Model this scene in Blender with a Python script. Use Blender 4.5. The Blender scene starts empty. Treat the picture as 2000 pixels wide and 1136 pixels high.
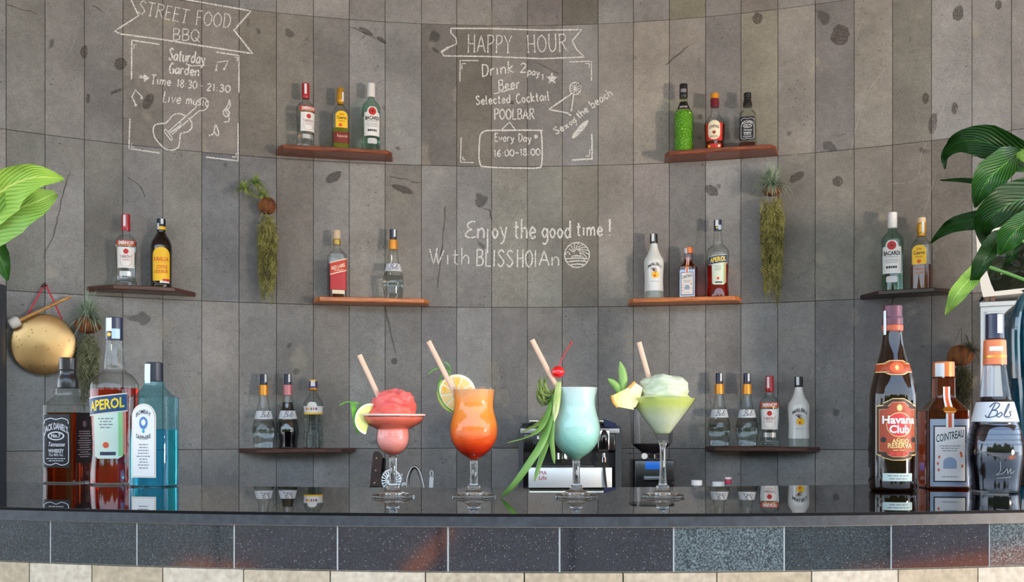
import bpy, bmesh, math, random
from mathutils import Vector, Matrix, Euler
random.seed(7)
PI = math.pi
SC = bpy.context.scene
COL = SC.collection

# ---------------------------------------------------------------- camera, world, sun, exposure
F, HZ = 1950.0, 832.0            # focal length in pixels of the 2000x1136 frame, height of the horizon in it
TOP = 1.10                       # height of the counter top
ZC = TOP + 0.1146                # camera height
cam = bpy.data.cameras.new('camera'); camo = bpy.data.objects.new('camera', cam); COL.objects.link(camo)
cam.sensor_width = 36; cam.lens = 36 * F / 2000; cam.shift_y = (HZ - 568) / 2000.0
cam.clip_start = 0.05; cam.clip_end = 300
camo.location = (0, 0, ZC); camo.rotation_euler = (PI / 2, 0, 0)
SC.camera = camo
SC.view_settings.view_transform = 'Standard'; SC.view_settings.look = 'None'
SC.view_settings.gamma = 1; SC.view_settings.exposure = 0.68
SC.view_settings.use_curve_mapping = False
SC.cycles.use_denoising = True
SC.cycles.max_bounces = 12; SC.cycles.transparent_max_bounces = 32
SC.cycles.transmission_bounces = 10; SC.cycles.diffuse_bounces = 4; SC.cycles.glossy_bounces = 5
SC.cycles.sample_clamp_indirect = 6; SC.cycles.caustics_refractive = True
w = bpy.data.worlds.new('sky'); SC.world = w; w.use_nodes = True
nt = w.node_tree; bg = nt.nodes['Background']
tc = nt.nodes.new('ShaderNodeTexCoord'); sp = nt.nodes.new('ShaderNodeSeparateXYZ'); rp = nt.nodes.new('ShaderNodeValToRGB')
nt.links.new(tc.outputs['Generated'], sp.inputs[0]); nt.links.new(sp.outputs['Z'], rp.inputs[0]); nt.links.new(rp.outputs[0], bg.inputs[0])
e = rp.color_ramp.elements
e[0].position = 0.0; e[0].color = (.86, .93, 1.0, 1)
e[1].position = 0.7; e[1].color = (.36, .58, 1.0, 1)
m_ = rp.color_ramp.elements.new(.25); m_.color = (.66, .82, 1.0, 1)
bg.inputs[1].default_value = 3.0
sun = bpy.data.lights.new('sun', 'SUN'); so = bpy.data.objects.new('sun', sun); COL.objects.link(so)
sun.energy = 11.0; sun.angle = .01; sun.color = (1, .94, .86)
so.rotation_euler = Euler((math.radians(33), 0, math.radians(-32)))
# daylight thrown back up by the bright pool terrace on the right
al = bpy.data.lights.new('terrace_glare', 'AREA'); ao = bpy.data.objects.new('terrace_glare', al); COL.objects.link(ao)
al.energy = 120; al.shape = 'DISK'; al.size = .55; al.color = (1, .84, .68)
ao.location = (4.1, -.9, 1.0)
ao.rotation_euler = (Vector((.9, 4.0, 2.4)) - Vector((4.1, -.9, 1.0))).to_track_quat('-Z', 'Y').to_euler()

# ---------------------------------------------------------------- helpers
def c(r, g, b):
    f = lambda v: (v / 255 / 12.92) if v / 255 <= .04045 else ((v / 255 + .055) / 1.055) ** 2.4
    return (f(r), f(g), f(b), 1)
MATS = {}
def mat(name, col, rough=.6, metal=0, trans=0, ior=1.5, coat=0, spec=.5, sss=0, emis=0):
    if name in MATS: return MATS[name]
    m = bpy.data.materials.new(name); m.use_nodes = True
    b = m.node_tree.nodes['Principled BSDF']
    b.inputs['Base Color'].default_value = col; b.inputs['Roughness'].default_value = rough
    b.inputs['Metallic'].default_value = metal; b.inputs['Transmission Weight'].default_value = trans
    b.inputs['IOR'].default_value = ior; b.inputs['Coat Weight'].default_value = coat
    b.inputs['Coat Roughness'].default_value = .05
    b.inputs['Specular IOR Level'].default_value = spec
    if emis:
        b.inputs['Emission Color'].default_value = col; b.inputs['Emission Strength'].default_value = emis
    if sss:
        b.inputs['Subsurface Weight'].default_value = sss; b.inputs['Subsurface Scale'].default_value = .01
        b.inputs['Subsurface Radius'].default_value = (1, .7, .5)
    MATS[name] = m; return m
def noise_mat(name, c1, c2, scale=40, rough=.6, detail=4, bump=0, stretch=(1, 1, 1), pos=(.35, .65), coat=0, metal=0, space='Object', trans=0):
    if name in MATS: return MATS[name]
    m = mat(name, c1, rough, metal, trans=trans, coat=coat); t = m.node_tree; b = t.nodes['Principled BSDF']
    tc = t.nodes.new('ShaderNodeTexCoord'); mp = t.nodes.new('ShaderNodeMapping'); mp.inputs['Scale'].default_value = stretch
    n = t.nodes.new('ShaderNodeTexNoise'); n.inputs['Scale'].default_value = scale; n.inputs['Detail'].default_value = detail
    r = t.nodes.new('ShaderNodeValToRGB'); r.color_ramp.elements[0].color = c1; r.color_ramp.elements[1].color = c2
    r.color_ramp.elements[0].position, r.color_ramp.elements[1].position = pos
    t.links.new(tc.outputs[space], mp.inputs[0]); t.links.new(mp.outputs[0], n.inputs[0]); t.links.new(n.outputs[0], r.inputs[0])
    t.links.new(r.outputs[0], b.inputs['Base Color'])
    if bump:
        bp = t.nodes.new('ShaderNodeBump'); bp.inputs['Strength'].default_value = bump; bp.inputs['Distance'].default_value = .004
        t.links.new(n.outputs[0], bp.inputs['Height']); t.links.new(bp.outputs[0], b.inputs['Normal'])
    return m
def thin_glass(name, tint=(1, 1, 1, 1), edge=.35, rough=0.0, ior=1.5, frost=0, relief=0, refl=1.0):
    """bottle wall: lets light straight through, tinted more where the wall is seen edge-on, reflecting by Fresnel"""
    if name in MATS: return MATS[name]
    m = bpy.data.materials.new(name); m.use_nodes = True; t = m.node_tree; t.nodes.clear()
    out = t.nodes.new('ShaderNodeOutputMaterial'); tr = t.nodes.new('ShaderNodeBsdfTransparent'); gl = t.nodes.new('ShaderNodeBsdfGlossy')
    gl.inputs['Roughness'].default_value = max(rough, .015); gl.inputs['Color'].default_value = (1, 1, 1, 1)
    lw = t.nodes.new('ShaderNodeLayerWeight'); lw.inputs['Blend'].default_value = .5
    pw = t.nodes.new('ShaderNodeMath'); pw.operation = 'POWER'; pw.inputs[1].default_value = 3.0
    mc = t.nodes.new('ShaderNodeMix'); mc.data_type = 'RGBA'
    mc.inputs['A'].default_value = tint; mc.inputs['B'].default_value = (tint[0] * edge, tint[1] * edge, tint[2] * edge, 1)
    fr = t.nodes.new('ShaderNodeMath'); fr.operation = 'POWER'; fr.inputs[1].default_value = 5.0
    ad = t.nodes.new('ShaderNodeMath'); ad.operation = 'MULTIPLY_ADD'; ad.inputs[1].default_value = .8 * refl; ad.inputs[2].default_value = .034 * refl
    mx = t.nodes.new('ShaderNodeMixShader')
    t.links.new(lw.outputs['Facing'], pw.inputs[0]); t.links.new(pw.outputs[0], mc.inputs['Factor']); t.links.new(mc.outputs['Result'], tr.inputs[0])
    t.links.new(lw.outputs['Facing'], fr.inputs[0]); t.links.new(fr.outputs[0], ad.inputs[0]); t.links.new(ad.outputs[0], mx.inputs[0])
    t.links.new(tr.outputs[0], mx.inputs[1]); t.links.new(gl.outputs[0], mx.inputs[2])
    last = mx
    if frost:
        df = t.nodes.new('ShaderNodeBsdfDiffuse'); df.inputs[0].default_value = tint
        m2 = t.nodes.new('ShaderNodeMixShader'); m2.inputs[0].default_value = frost
        t.links.new(mx.outputs[0], m2.inputs[1]); t.links.new(df.outputs[0], m2.inputs[2]); last = m2
    if relief:
        tc = t.nodes.new('ShaderNodeTexCoord'); n = t.nodes.new('ShaderNodeTexVoronoi'); n.inputs['Scale'].default_value = relief
        bp = t.nodes.new('ShaderNodeBump'); bp.inputs['Distance'].default_value = .004
        t.links.new(tc.outputs['Object'], n.inputs['Vector']); t.links.new(n.outputs['Distance'], bp.inputs['Height'])
        t.links.new(bp.outputs[0], gl.inputs['Normal']); t.links.new(bp.outputs[0], lw.inputs['Normal'])
    t.links.new(last.outputs[0], out.inputs[0]); MATS[name] = m; return m

def link_mesh(name, me, m, parent=None, label=None, kind=None):
    o = bpy.data.objects.new(name, me); COL.objects.link(o)
    if m is not None and not me.materials: me.materials.append(m)
    if parent is not None: o.parent = parent
    if label: o['label'] = label
    if kind: o['kind'] = kind
    return o
def mk(name, verts, faces, m, parent=None, smooth=35, label=None, kind=None, recalc=True):
    me = bpy.data.meshes.new(name); me.from_pydata([tuple(v) for v in verts], [], faces)
    if recalc:
        b = bmesh.new(); b.from_mesh(me); bmesh.ops.recalc_face_normals(b, faces=b.faces); b.to_mesh(me); b.free()
    if smooth:
        me.polygons.foreach_set('use_smooth', [True] * len(me.polygons))
        me.set_sharp_from_angle(angle=math.radians(smooth))
    me.update()
    return link_mesh(name, me, m, parent, label, kind)
def thing(name, label, cat, loc=(0, 0, 0), rz=0, group=None):
    o = bpy.data.objects.new(name, None); COL.objects.link(o); o.location = loc; o.rotation_euler = (0, 0, rz)
    o.empty_display_size = .05
    tag(o, label, cat, group); return o
def tag(o, label, cat, group=None):
    o['label'] = label; o['category'] = cat
    if group: o['group'] = group
    return o
class G:
    """collects verts and faces"""
    def __init__(s): s.v = []; s.f = []
    def add(s, v, f):
        k = len(s.v); s.v += [Vector(p) for p in v]; s.f += [[i + k for i in q] for q in f]; return s
    def box(s, x0, x1, y0, y1, z0, z1, bev=0):
        if bev <= 0:
            v = [(x, y, z) for z in (z0, z1) for y in (y0, y1) for x in (x0, x1)]
            return s.add(v, [(0, 2, 3, 1), (4, 5, 7, 6), (0, 1, 5, 4), (2, 6, 7, 3), (0, 4, 6, 2), (1, 3, 7, 5)])
        b = bmesh.new(); bmesh.ops.create_cube(b, size=1)
        for q in b.verts: q.co = Vector(((x0 + x1) / 2 + q.co.x * (x1 - x0), (y0 + y1) / 2 + q.co.y * (y1 - y0), (z0 + z1) / 2 + q.co.z * (z1 - z0)))
        bmesh.ops.bevel(b, geom=b.edges[:], offset=bev, segments=3, profile=.5, affect='EDGES')
        b.verts.index_update(); v = [q.co.copy() for q in b.verts]; f = [[q.index for q in p.verts] for p in b.faces]; b.free()
        return s.add(v, f)
    def tube(s, pts, r, n=8, closed_ends=True):
        pts = [Vector(p) for p in pts]; rs = r if isinstance(r, (list, tuple)) else [r] * len(pts)
        k = len(s.v); prev = None
        for i, p in enumerate(pts):
            t = (pts[min(i + 1, len(pts) - 1)] - pts[max(i - 1, 0)]).normalized()
            if prev is None: a = t.orthogonal().normalized()
            else: a = (prev - t * prev.dot(t)).normalized()
            prev = a; bb = t.cross(a)
            for j in range(n):
                an = 2 * PI * j / n; s.v.append(p + (a * math.cos(an) + bb * math.sin(an)) * rs[i])
        for i in range(len(pts) - 1):
            for j in range(n):
                a0 = k + i * n + j; a1 = k + i * n + (j + 1) % n; s.f.append([a0, a1, a1 + n, a0 + n])
        if closed_ends:
            s.f.append([k + j for j in range(n)][::-1]); s.f.append([k + (len(pts) - 1) * n + j for j in range(n)])
        return s
    def loft(s, rings, n=40, cb=True, ct=True, cx=0, cy=0):
        k = len(s.v)
        for (z, rx, ry, p) in rings:
            for j in range(n):
                t = 2 * PI * (j + .5) / n; ca, sa = math.cos(t), math.sin(t); q = 2 / p
                s.v.append(Vector((cx + rx * math.copysign(abs(ca) ** q, ca), cy + ry * math.copysign(abs(sa) ** q, sa), z)))
        for i in range(len(rings) - 1):
            for j in range(n):
                a0 = k + i * n + j; a1 = k + i * n + (j + 1) % n; s.f.append([a0, a1, a1 + n, a0 + n])
        if cb: s.f.append([k + j for j in range(n)][::-1])
        if ct: s.f.append([k + (len(rings) - 1) * n + j for j in range(n)])
        return s
    def blade(s, pts, ws, side, fold=.3, thick=None):
        """leaf blade: midrib pts, half widths, side direction, folded edges"""
        pts = [Vector(p) for p in pts]; side = Vector(side).normalized(); k = len(s.v)
        for i, p in enumerate(pts):
            t = (pts[min(i + 1, len(pts) - 1)] - pts[max(i - 1, 0)]).normalized()
            sd = (side - t * side.dot(t)).normalized(); nr = t.cross(sd)
            s.v += [p - sd * ws[i] + nr * ws[i] * fold, p, p + sd * ws[i] + nr * ws[i] * fold]
        for i in range(len(pts) - 1):
            a = k + i * 3; s.f += [[a, a + 1, a + 4, a + 3], [a + 1, a + 2, a + 5, a + 4]]
        return s
    def sphere(s, cen, r, nu=20, nv=12, sq=(1, 1, 1)):
        cen = Vector(cen); k = len(s.v); s.v.append(cen + Vector((0, 0, -r * sq[2])))
        for i in range(1, nv):
            a = -PI / 2 + PI * i / nv
            for j in range(nu):
                t = 2 * PI * j / nu; s.v.append(cen + Vector((r * sq[0] * math.cos(a) * math.cos(t), r * sq[1] * math.cos(a) * math.sin(t), r * sq[2] * math.sin(a))))
        s.v.append(cen + Vector((0, 0, r * sq[2]))); e_ = len(s.v) - 1
        for j in range(nu): s.f.append([k, k + 1 + (j + 1) % nu, k + 1 + j]); s.f.append([e_, e_ - nu + j, e_ - nu + (j + 1) % nu])
        for i in range(nv - 2):
            for j in range(nu):
                a0 = k + 1 + i * nu + j; a1 = k + 1 + i * nu + (j + 1) % nu; s.f.append([a0, a1, a1 + nu, a0 + nu])
        return s
    def mk(s, name, m, parent=None, **kw): return mk(name, s.v, s.f, m, parent, **kw)
def catmull(pts, sub=4):
    P_ = [tuple(p) for p in pts]; out = []
    for i in range(len(P_) - 1):
        p0 = P_[max(i - 1, 0)]; p1 = P_[i]; p2 = P_[i + 1]; p3 = P_[min(i + 2, len(P_) - 1)]
        if p1 == p2: out.append(p1); continue
        for k in range(sub):
            t = k / sub
            out.append(tuple(.5 * (2 * b + (c_ - a) * t + (2 * a - 5 * b + 4 * c_ - d) * t * t + (-a + 3 * b - 3 * c_ + d) * t ** 3) for a, b, c_, d in zip(p0, p1, p2, p3)))
    out.append(P_[-1]); return out
def PX(px, py, Y): return Vector(((px - 1000) / F * Y, Y, ZC + (HZ - py) / F * Y))

# ---------------------------------------------------------------- curved stone wall
RW, CY = 3.59, .65
TW, TH = .1507, .598
def wallY(px, off=0.0):
    k = (px - 1000) / F; R = RW - off; a = 1 + k * k
    return (2 * CY + math.sqrt(4 * CY * CY - 4 * a * (CY * CY - R * R))) / (2 * a)
def wall_sz(px, py):
    Y = wallY(px); x = (px - 1000) / F * Y
    return RW * math.atan2(x, Y - CY), ZC + (HZ - py) / F * Y
def wall_pt(s, z, off=0.0):
    t = s / RW; return Vector(((RW - off) * math.sin(t), CY + (RW - off) * math.cos(t), z))
Z0 = ZC - .0935 - 2 * TH
ROWS = 6
NC = 42; S0 = -.087 - TW * 20
def arc_strip(name, s0, s1, z0, z1, off, thick, m, n=60, **kw):
    g = G(); v = []
    for i in range(n + 1):
        s_ = s0 + (s1 - s0) * i / n
        v += [wall_pt(s_, z0, off), wall_pt(s_, z1, off), wall_pt(s_, z0, off - thick), wall_pt(s_, z1, off - thick)]
    f = []
    for i in range(n):
        a = i * 4; f += [[a, a + 4, a + 5, a + 1], [a + 2, a + 3, a + 7, a + 6], [a + 1, a + 5, a + 7, a + 3], [a, a + 2, a + 6, a + 4]]
    f += [[0, 1, 3, 2], [n * 4, n * 4 + 2, n * 4 + 3, n * 4 + 1]]
    return mk(name, v, f, m, **kw)
grout = mat('dark joint mortar', c(52, 48, 44), .95)
wall = arc_strip('wall_back', S0 - .01, S0 + TW * NC + .01, 0, Z0 + TH * ROWS, -.012, .14, grout, kind='structure')

def stone_material():
    m = bpy.data.materials.new('grey volcanic stone'); m.use_nodes = True; t = m.node_tree; b = t.nodes['Principled BSDF']
    L = t.links.new; N = t.nodes.new
    geo = N('ShaderNodeNewGeometry'); oi = N('ShaderNodeObjectInfo')
    def noise(scale, detail, stretch=(1, 1, 1), rough=.55):
        mp = N('ShaderNodeMapping'); mp.inputs['Scale'].default_value = stretch
        n = N('ShaderNodeTexNoise'); n.inputs['Scale'].default_value = scale; n.inputs['Detail'].default_value = detail; n.inputs['Roughness'].default_value = rough
        ad = N('ShaderNodeVectorMath'); ad.operation = 'ADD'; mu = N('ShaderNodeVectorMath'); mu.operation = 'SCALE'; mu.inputs[3].default_value = 37.0
        cb = N('ShaderNodeCombineXYZ'); L(oi.outputs['Random'], cb.inputs[0]); L(oi.outputs['Random'], cb.inputs[1]); L(cb.outputs[0], mu.inputs[0])
        L(geo.outputs['Position'], mp.inputs[0]); L(mp.outputs[0], ad.inputs[0]); L(mu.outputs[0], ad.inputs[1]); L(ad.outputs[0], n.inputs['Vector']); return n
    def ramp(src, p0, p1, c0, c1):
        r = N('ShaderNodeValToRGB'); r.color_ramp.elements[0].position = p0; r.color_ramp.elements[1].position = p1
        r.color_ramp.elements[0].color = (c0, c0, c0, 1); r.color_ramp.elements[1].color = (c1, c1, c1, 1); L(src, r.inputs[0]); return r.outputs[0]
    def mul(a, b_, fac=1.0, typ='MULTIPLY'):
        x = N('ShaderNodeMix'); x.data_type = 'RGBA'; x.blend_type = typ; x.inputs['Factor'].default_value = fac
        L(a, x.inputs['A']); L(b_, x.inputs['B']); return x.outputs['Result']
    base = oi.outputs['Color']
    big = ramp(noise(3.2, 3).outputs[0], .3, .7, .74, 1.18)
    grain = ramp(noise(330, 3, rough=.7).outputs[0], .3, .72, .64, 1.36)
    med = ramp(noise(34, 6, rough=.7).outputs[0], .3, .7, .87, 1.12)
    scr = ramp(noise(26, 3, (6, 1, 6)).outputs[0], .62, .70, 1.0, 1.12)
    colr = mul(mul(mul(mul(base, big), grain), med), scr)
    # dark knots
    vk = noise(7.5, 2); dk = ramp(vk.outputs[0], .71, .74, 1.0, .5); colr = mul(colr, dk)
    # pits
    pn = noise(95, 2); gate = ramp(noise(2.3, 1).outputs[0], .5, .6, 0, 1); pit = ramp(pn.outputs[0], .27, .33, .35, 1.0)
    xm = N('ShaderNodeMix'); xm.data_type = 'RGBA'; L(gate, xm.inputs['Factor']); xm.inputs['A'].default_value = (1, 1, 1, 1); L(pit, xm.inputs['B'])
    colr = mul(colr, xm.outputs['Result'])
    # pale chalky bloom
    bl = ramp(noise(5.5, 5).outputs[0], .64, .70, 0, .34)
    x2 = N('ShaderNodeMix'); x2.data_type = 'RGBA'; L(bl, x2.inputs['Factor']); L(colr, x2.inputs['A']); x2.inputs['B'].default_value = c(176, 168, 150); colr = x2.outputs['Result']
    L(colr, b.inputs['Base Color']); b.inputs['Roughness'].default_value = .75; b.inputs['Specular IOR Level'].default_value = .35
    bp = N('ShaderNodeBump'); bp.inputs['Strength'].default_value = .35; bp.inputs['Distance'].default_value = .0015
    L(grain, bp.inputs['Height']); L(bp.outputs[0], b.inputs['Normal'])
    return m
STONE = stone_material()
g_ = G(); hw, hh, th_, bv = TW / 2 - .0008, TH / 2 - .0008, .022, .0014
def tile_verts(hw, hh, th, bv):
    v = [(-hw, 0, -hh), (hw, 0, -hh), (hw, 0, hh), (-hw, 0, hh)]
    fr = [(-hw + bv, 0, -hh + bv), (hw - bv, 0, -hh + bv), (hw - bv, 0, hh - bv), (-hw + bv, 0, hh - bv)]
    md = [(x, bv, z) for x, y, z in v]; bk = [(x, th, z) for x, y, z in v]
    vs = fr + md + bk
    fs = [(0, 1, 2, 3)] + [(i + 4, (i + 1) % 4 + 4, (i + 1) % 4, i) for i in range(4)] + [(i + 8, (i + 1) % 4 + 8, (i + 1) % 4 + 4, i + 4) for i in range(4)] + [(11, 10, 9, 8)]
    return vs, fs
tv, tf = tile_verts(hw, hh, th_, bv)
tme = bpy.data.meshes.new('stone_tile'); tme.from_pydata(tv, [], tf); tme.materials.append(STONE)
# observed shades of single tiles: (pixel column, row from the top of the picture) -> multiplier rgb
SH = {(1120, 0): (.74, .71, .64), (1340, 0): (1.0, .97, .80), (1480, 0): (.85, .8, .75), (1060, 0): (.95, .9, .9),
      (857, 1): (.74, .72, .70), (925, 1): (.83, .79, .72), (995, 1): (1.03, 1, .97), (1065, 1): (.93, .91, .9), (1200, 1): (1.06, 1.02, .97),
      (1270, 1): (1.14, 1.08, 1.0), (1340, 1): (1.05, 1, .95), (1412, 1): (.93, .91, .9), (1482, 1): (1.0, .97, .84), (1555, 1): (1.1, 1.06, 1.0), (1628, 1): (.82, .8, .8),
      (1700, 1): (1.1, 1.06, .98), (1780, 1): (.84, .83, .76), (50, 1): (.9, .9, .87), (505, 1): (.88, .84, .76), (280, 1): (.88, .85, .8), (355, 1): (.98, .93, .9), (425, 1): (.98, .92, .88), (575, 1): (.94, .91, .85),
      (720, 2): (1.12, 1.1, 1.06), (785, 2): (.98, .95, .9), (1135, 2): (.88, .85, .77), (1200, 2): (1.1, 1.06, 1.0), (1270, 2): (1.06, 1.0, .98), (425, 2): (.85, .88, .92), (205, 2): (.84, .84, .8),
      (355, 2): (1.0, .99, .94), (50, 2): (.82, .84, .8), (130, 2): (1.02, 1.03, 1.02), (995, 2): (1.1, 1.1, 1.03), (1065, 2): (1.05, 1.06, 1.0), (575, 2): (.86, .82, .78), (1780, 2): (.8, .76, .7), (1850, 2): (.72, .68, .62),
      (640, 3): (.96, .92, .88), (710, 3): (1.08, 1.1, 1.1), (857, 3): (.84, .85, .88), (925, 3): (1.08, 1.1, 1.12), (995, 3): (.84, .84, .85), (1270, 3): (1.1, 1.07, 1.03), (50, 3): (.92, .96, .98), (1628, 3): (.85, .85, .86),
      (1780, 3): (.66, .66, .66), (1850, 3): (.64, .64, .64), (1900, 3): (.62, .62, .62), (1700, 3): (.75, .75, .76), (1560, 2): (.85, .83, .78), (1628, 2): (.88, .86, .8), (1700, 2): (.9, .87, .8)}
SHI = {}
SEAM = [12, 88, 165, 240, 318, 394, 467, 540, 612, 682, 752, 823, 892, 960, 1030, 1098, 1168, 1237, 1307, 1378, 1447, 1519, 1592, 1668, 1743, 1819, 1898, 1975]
SS = [wall_sz(q, 430)[0] for q in SEAM]
for _ in range(8): SS.insert(0, SS[0] - TW * .97); SS.append(SS[-1] + TW * .97)
NC = len(SS) - 1
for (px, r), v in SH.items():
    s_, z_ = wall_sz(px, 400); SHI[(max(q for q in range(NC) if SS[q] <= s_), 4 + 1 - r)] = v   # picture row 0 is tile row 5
rt = random.Random(11)
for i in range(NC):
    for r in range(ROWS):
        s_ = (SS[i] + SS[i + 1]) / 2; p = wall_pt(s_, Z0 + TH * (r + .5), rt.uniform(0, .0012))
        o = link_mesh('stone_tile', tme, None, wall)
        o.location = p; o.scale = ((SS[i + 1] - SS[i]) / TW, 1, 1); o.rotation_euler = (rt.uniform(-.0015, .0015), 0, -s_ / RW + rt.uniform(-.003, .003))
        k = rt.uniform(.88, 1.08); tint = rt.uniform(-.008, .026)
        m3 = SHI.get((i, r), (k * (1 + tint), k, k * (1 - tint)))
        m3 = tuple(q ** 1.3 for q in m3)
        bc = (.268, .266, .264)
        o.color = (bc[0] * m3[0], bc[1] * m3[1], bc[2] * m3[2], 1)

# ---------------------------------------------------------------- ceiling, floor, terrace, things in front that light and reflect
CEIL = noise_mat('warm timber ceiling boards', c(150, 130, 106), c(118, 102, 82), 6, .7, stretch=(1, 12, 1))
G().box(-8.5, 8.5, -1.5, 4.6, 3.52, 3.64).mk('ceiling', CEIL, kind='structure', smooth=0)
fl = noise_mat('grey floor stone', c(120, 112, 100), c(92, 86, 78), 3, .7)
G().box(-6, 6, .3, 6, -.06, 0).mk('floor', fl, kind='structure', smooth=0)
ter = noise_mat('pale terrace paving', c(140, 138, 132), c(108, 106, 102), 1.2, .8)
G().box(-30, 30, -40, .3, -.06, -.001).mk('floor_terrace', ter, kind='structure', smooth=0)
tcm = noise_mat('terracotta reflection patch', c(244, 150, 92), c(226, 120, 70), 2.5, .7)
G().box(4.3, 9.5, -4.9, -1.6, -.02, .004).mk('floor_reflection_patch', tcm, kind='structure', smooth=0)  # unseen orange ground patches, added to streak the front tile reflections
G().box(-2.05, -1.7, -9, -5.2, -.02, .004).mk('floor_reflection_patch', tcm, kind='structure', smooth=0); G().box(-5.4, -4.1, -5.1, -4.2, -.02, .004).mk('floor_reflection_patch', tcm, kind='structure', smooth=0)
wood_d = noise_mat('dark stained post wood', c(52, 38, 28), c(34, 25, 19), 8, .6, stretch=(8, 8, 1))
for q_, px_ in enumerate((-3.6, -2.2, -1.0, .35, 1.5, 2.7, 3.9)):
    o = G().tube([(0, 0, 0), (0, 0, 2.5)], .02, 10).mk('reflection_pole', wood_d); o.location = (px_, -3.2 - .3 * (q_ % 2), 0)  # unseen poles, added to put dark bars into the bottle reflections
    tag(o, 'slim dark pole added for reflections behind the viewer, %s of seven counted from the left' % ('first', 'second', 'third', 'fourth', 'fifth', 'sixth', 'seventh')[q_], 'pole', 'poles added on the terrace behind the viewer')
hm = noise_mat('hedge foliage', c(52, 78, 30), c(120, 108, 58), 1.6, .9, detail=8)
g = G(); v = []; rr = random.Random(5); n = 90; HGT = 5.0
for i in range(n + 1):
    x = -27 + 54 * i / n; h = HGT + 1.3 * math.sin(i * .35) * math.sin(i * .13 + 1) + rr.uniform(-.35, .35)
    for (dy, z) in ((1.2, 0), (1.5, h * .5), (.9, h * .85), (0, h), (-1.0, h * .8), (-1.2, 0)): v.append((x, -17 + dy + rr.uniform(-.25, .25), z))
f = [[i * 6 + j, i * 6 + j + 1, i * 6 + j + 7, i * 6 + j + 6] for i in range(n) for j in range(5)]
tag(mk('garden_hedge', v, f, hm, smooth=0), 'uneven green hedge bounding the terrace behind the viewer', 'hedge')

# ---------------------------------------------------------------- chalk
def chalk_material():
    m = bpy.data.materials.new('white chalk'); m.use_nodes = True; t = m.node_tree; b = t.nodes['Principled BSDF']; out = t.nodes['Material Output']
    b.inputs['Base Color'].default_value = c(240, 240, 236); b.inputs['Roughness'].default_value = .95
    geo = t.nodes.new('ShaderNodeNewGeometry'); n = t.nodes.new('ShaderNodeTexNoise'); n.inputs['Scale'].default_value = 260; n.inputs['Detail'].default_value = 2
    r = t.nodes.new('ShaderNodeValToRGB'); r.color_ramp.elements[0].position = .30; r.color_ramp.elements[1].position = .5
    r.color_ramp.elements[0].color = (.1, .1, .1, 1); r.color_ramp.elements[1].color = (.85, .85, .85, 1)
    tr = t.nodes.new('ShaderNodeBsdfTransparent'); mx = t.nodes.new('ShaderNodeMixShader')
    t.links.new(geo.outputs['Position'], n.inputs['Vector']); t.links.new(n.outputs[0], r.inputs[0]); t.links.new(r.outputs[0], mx.inputs[0])
    t.links.new(tr.outputs[0], mx.inputs[1]); t.links.new(b.outputs[0], mx.inputs[2]); t.links.new(mx.outputs[0], out.inputs[0]); return m
CHALK = chalk_material()
rc = random.Random(3)
def ribbon2d(pts, wd, jit=0.0):
    """flat stroke along 2D pts: list of (left, right) 2D pairs"""
    out = []
    for i, p in enumerate(pts):
        a = pts[max(i - 1, 0)]; b = pts[min(i + 1, len(pts) - 1)]; dx, dy = b[0] - a[0], b[1] - a[1]; l = math.hypot(dx, dy) or 1
        w_ = wd / 2 * (1 + rc.uniform(-jit, jit)); nx, ny = -dy / l * w_, dx / l * w_
        out.append(((p[0] + nx, p[1] + ny), (p[0] - nx, p[1] - ny)))
    return out
def densify(pts, step):
    out = [pts[0]]
    for a, b in zip(pts, pts[1:]):
        n = max(1, int(math.hypot(b[0] - a[0], b[1] - a[1]) / step))
        out += [(a[0] + (b[0] - a[0]) * k / n, a[1] + (b[1] - a[1]) * k / n) for k in range(1, n + 1)]
    return out
class Chalk:
    def __init__(s): s.g = G()
    def line(s, pts, wd=3.6, smooth=False, closed=False):
        wd *= .74
        if closed: pts = list(pts) + [pts[0]]
        if smooth: pts = catmull(pts, 6)
        pts = densify(pts, 7); pr = ribbon2d(pts, wd, .14); v = []
        for a, b in pr:
            for q in (a, b): s_, z_ = wall_sz(*q); v.append(wall_pt(s_, z_, .0032))
        s.g.add(v, [[i * 2, i * 2 + 1, i * 2 + 3, i * 2 + 2] for i in range(len(pr) - 1)])
    def fill(s, pts):
        cx = sum(p[0] for p in pts) / len(pts); cy = sum(p[1] for p in pts) / len(pts)
        v = [wall_pt(*wall_sz(cx, cy), .0032)] + [wall_pt(*wall_sz(*p), .0032) for p in pts]; n = len(pts)
        s.g.add(v, [[0, i + 1, (i + 1) % n + 1] for i in range(n)])
    def text(s, st, x0, y0, x1, y1, h, wd=3.4, shear=0.0, font=None):
        for stroke in layout(st, x0, y0, x1, y1, h, shear): s.line(stroke, wd)
    def mk(s, label): return mk('chalk_drawing', s.g.v, s.g.f, CHALK, wall, smooth=0, label=label, recalc=False)
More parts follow.
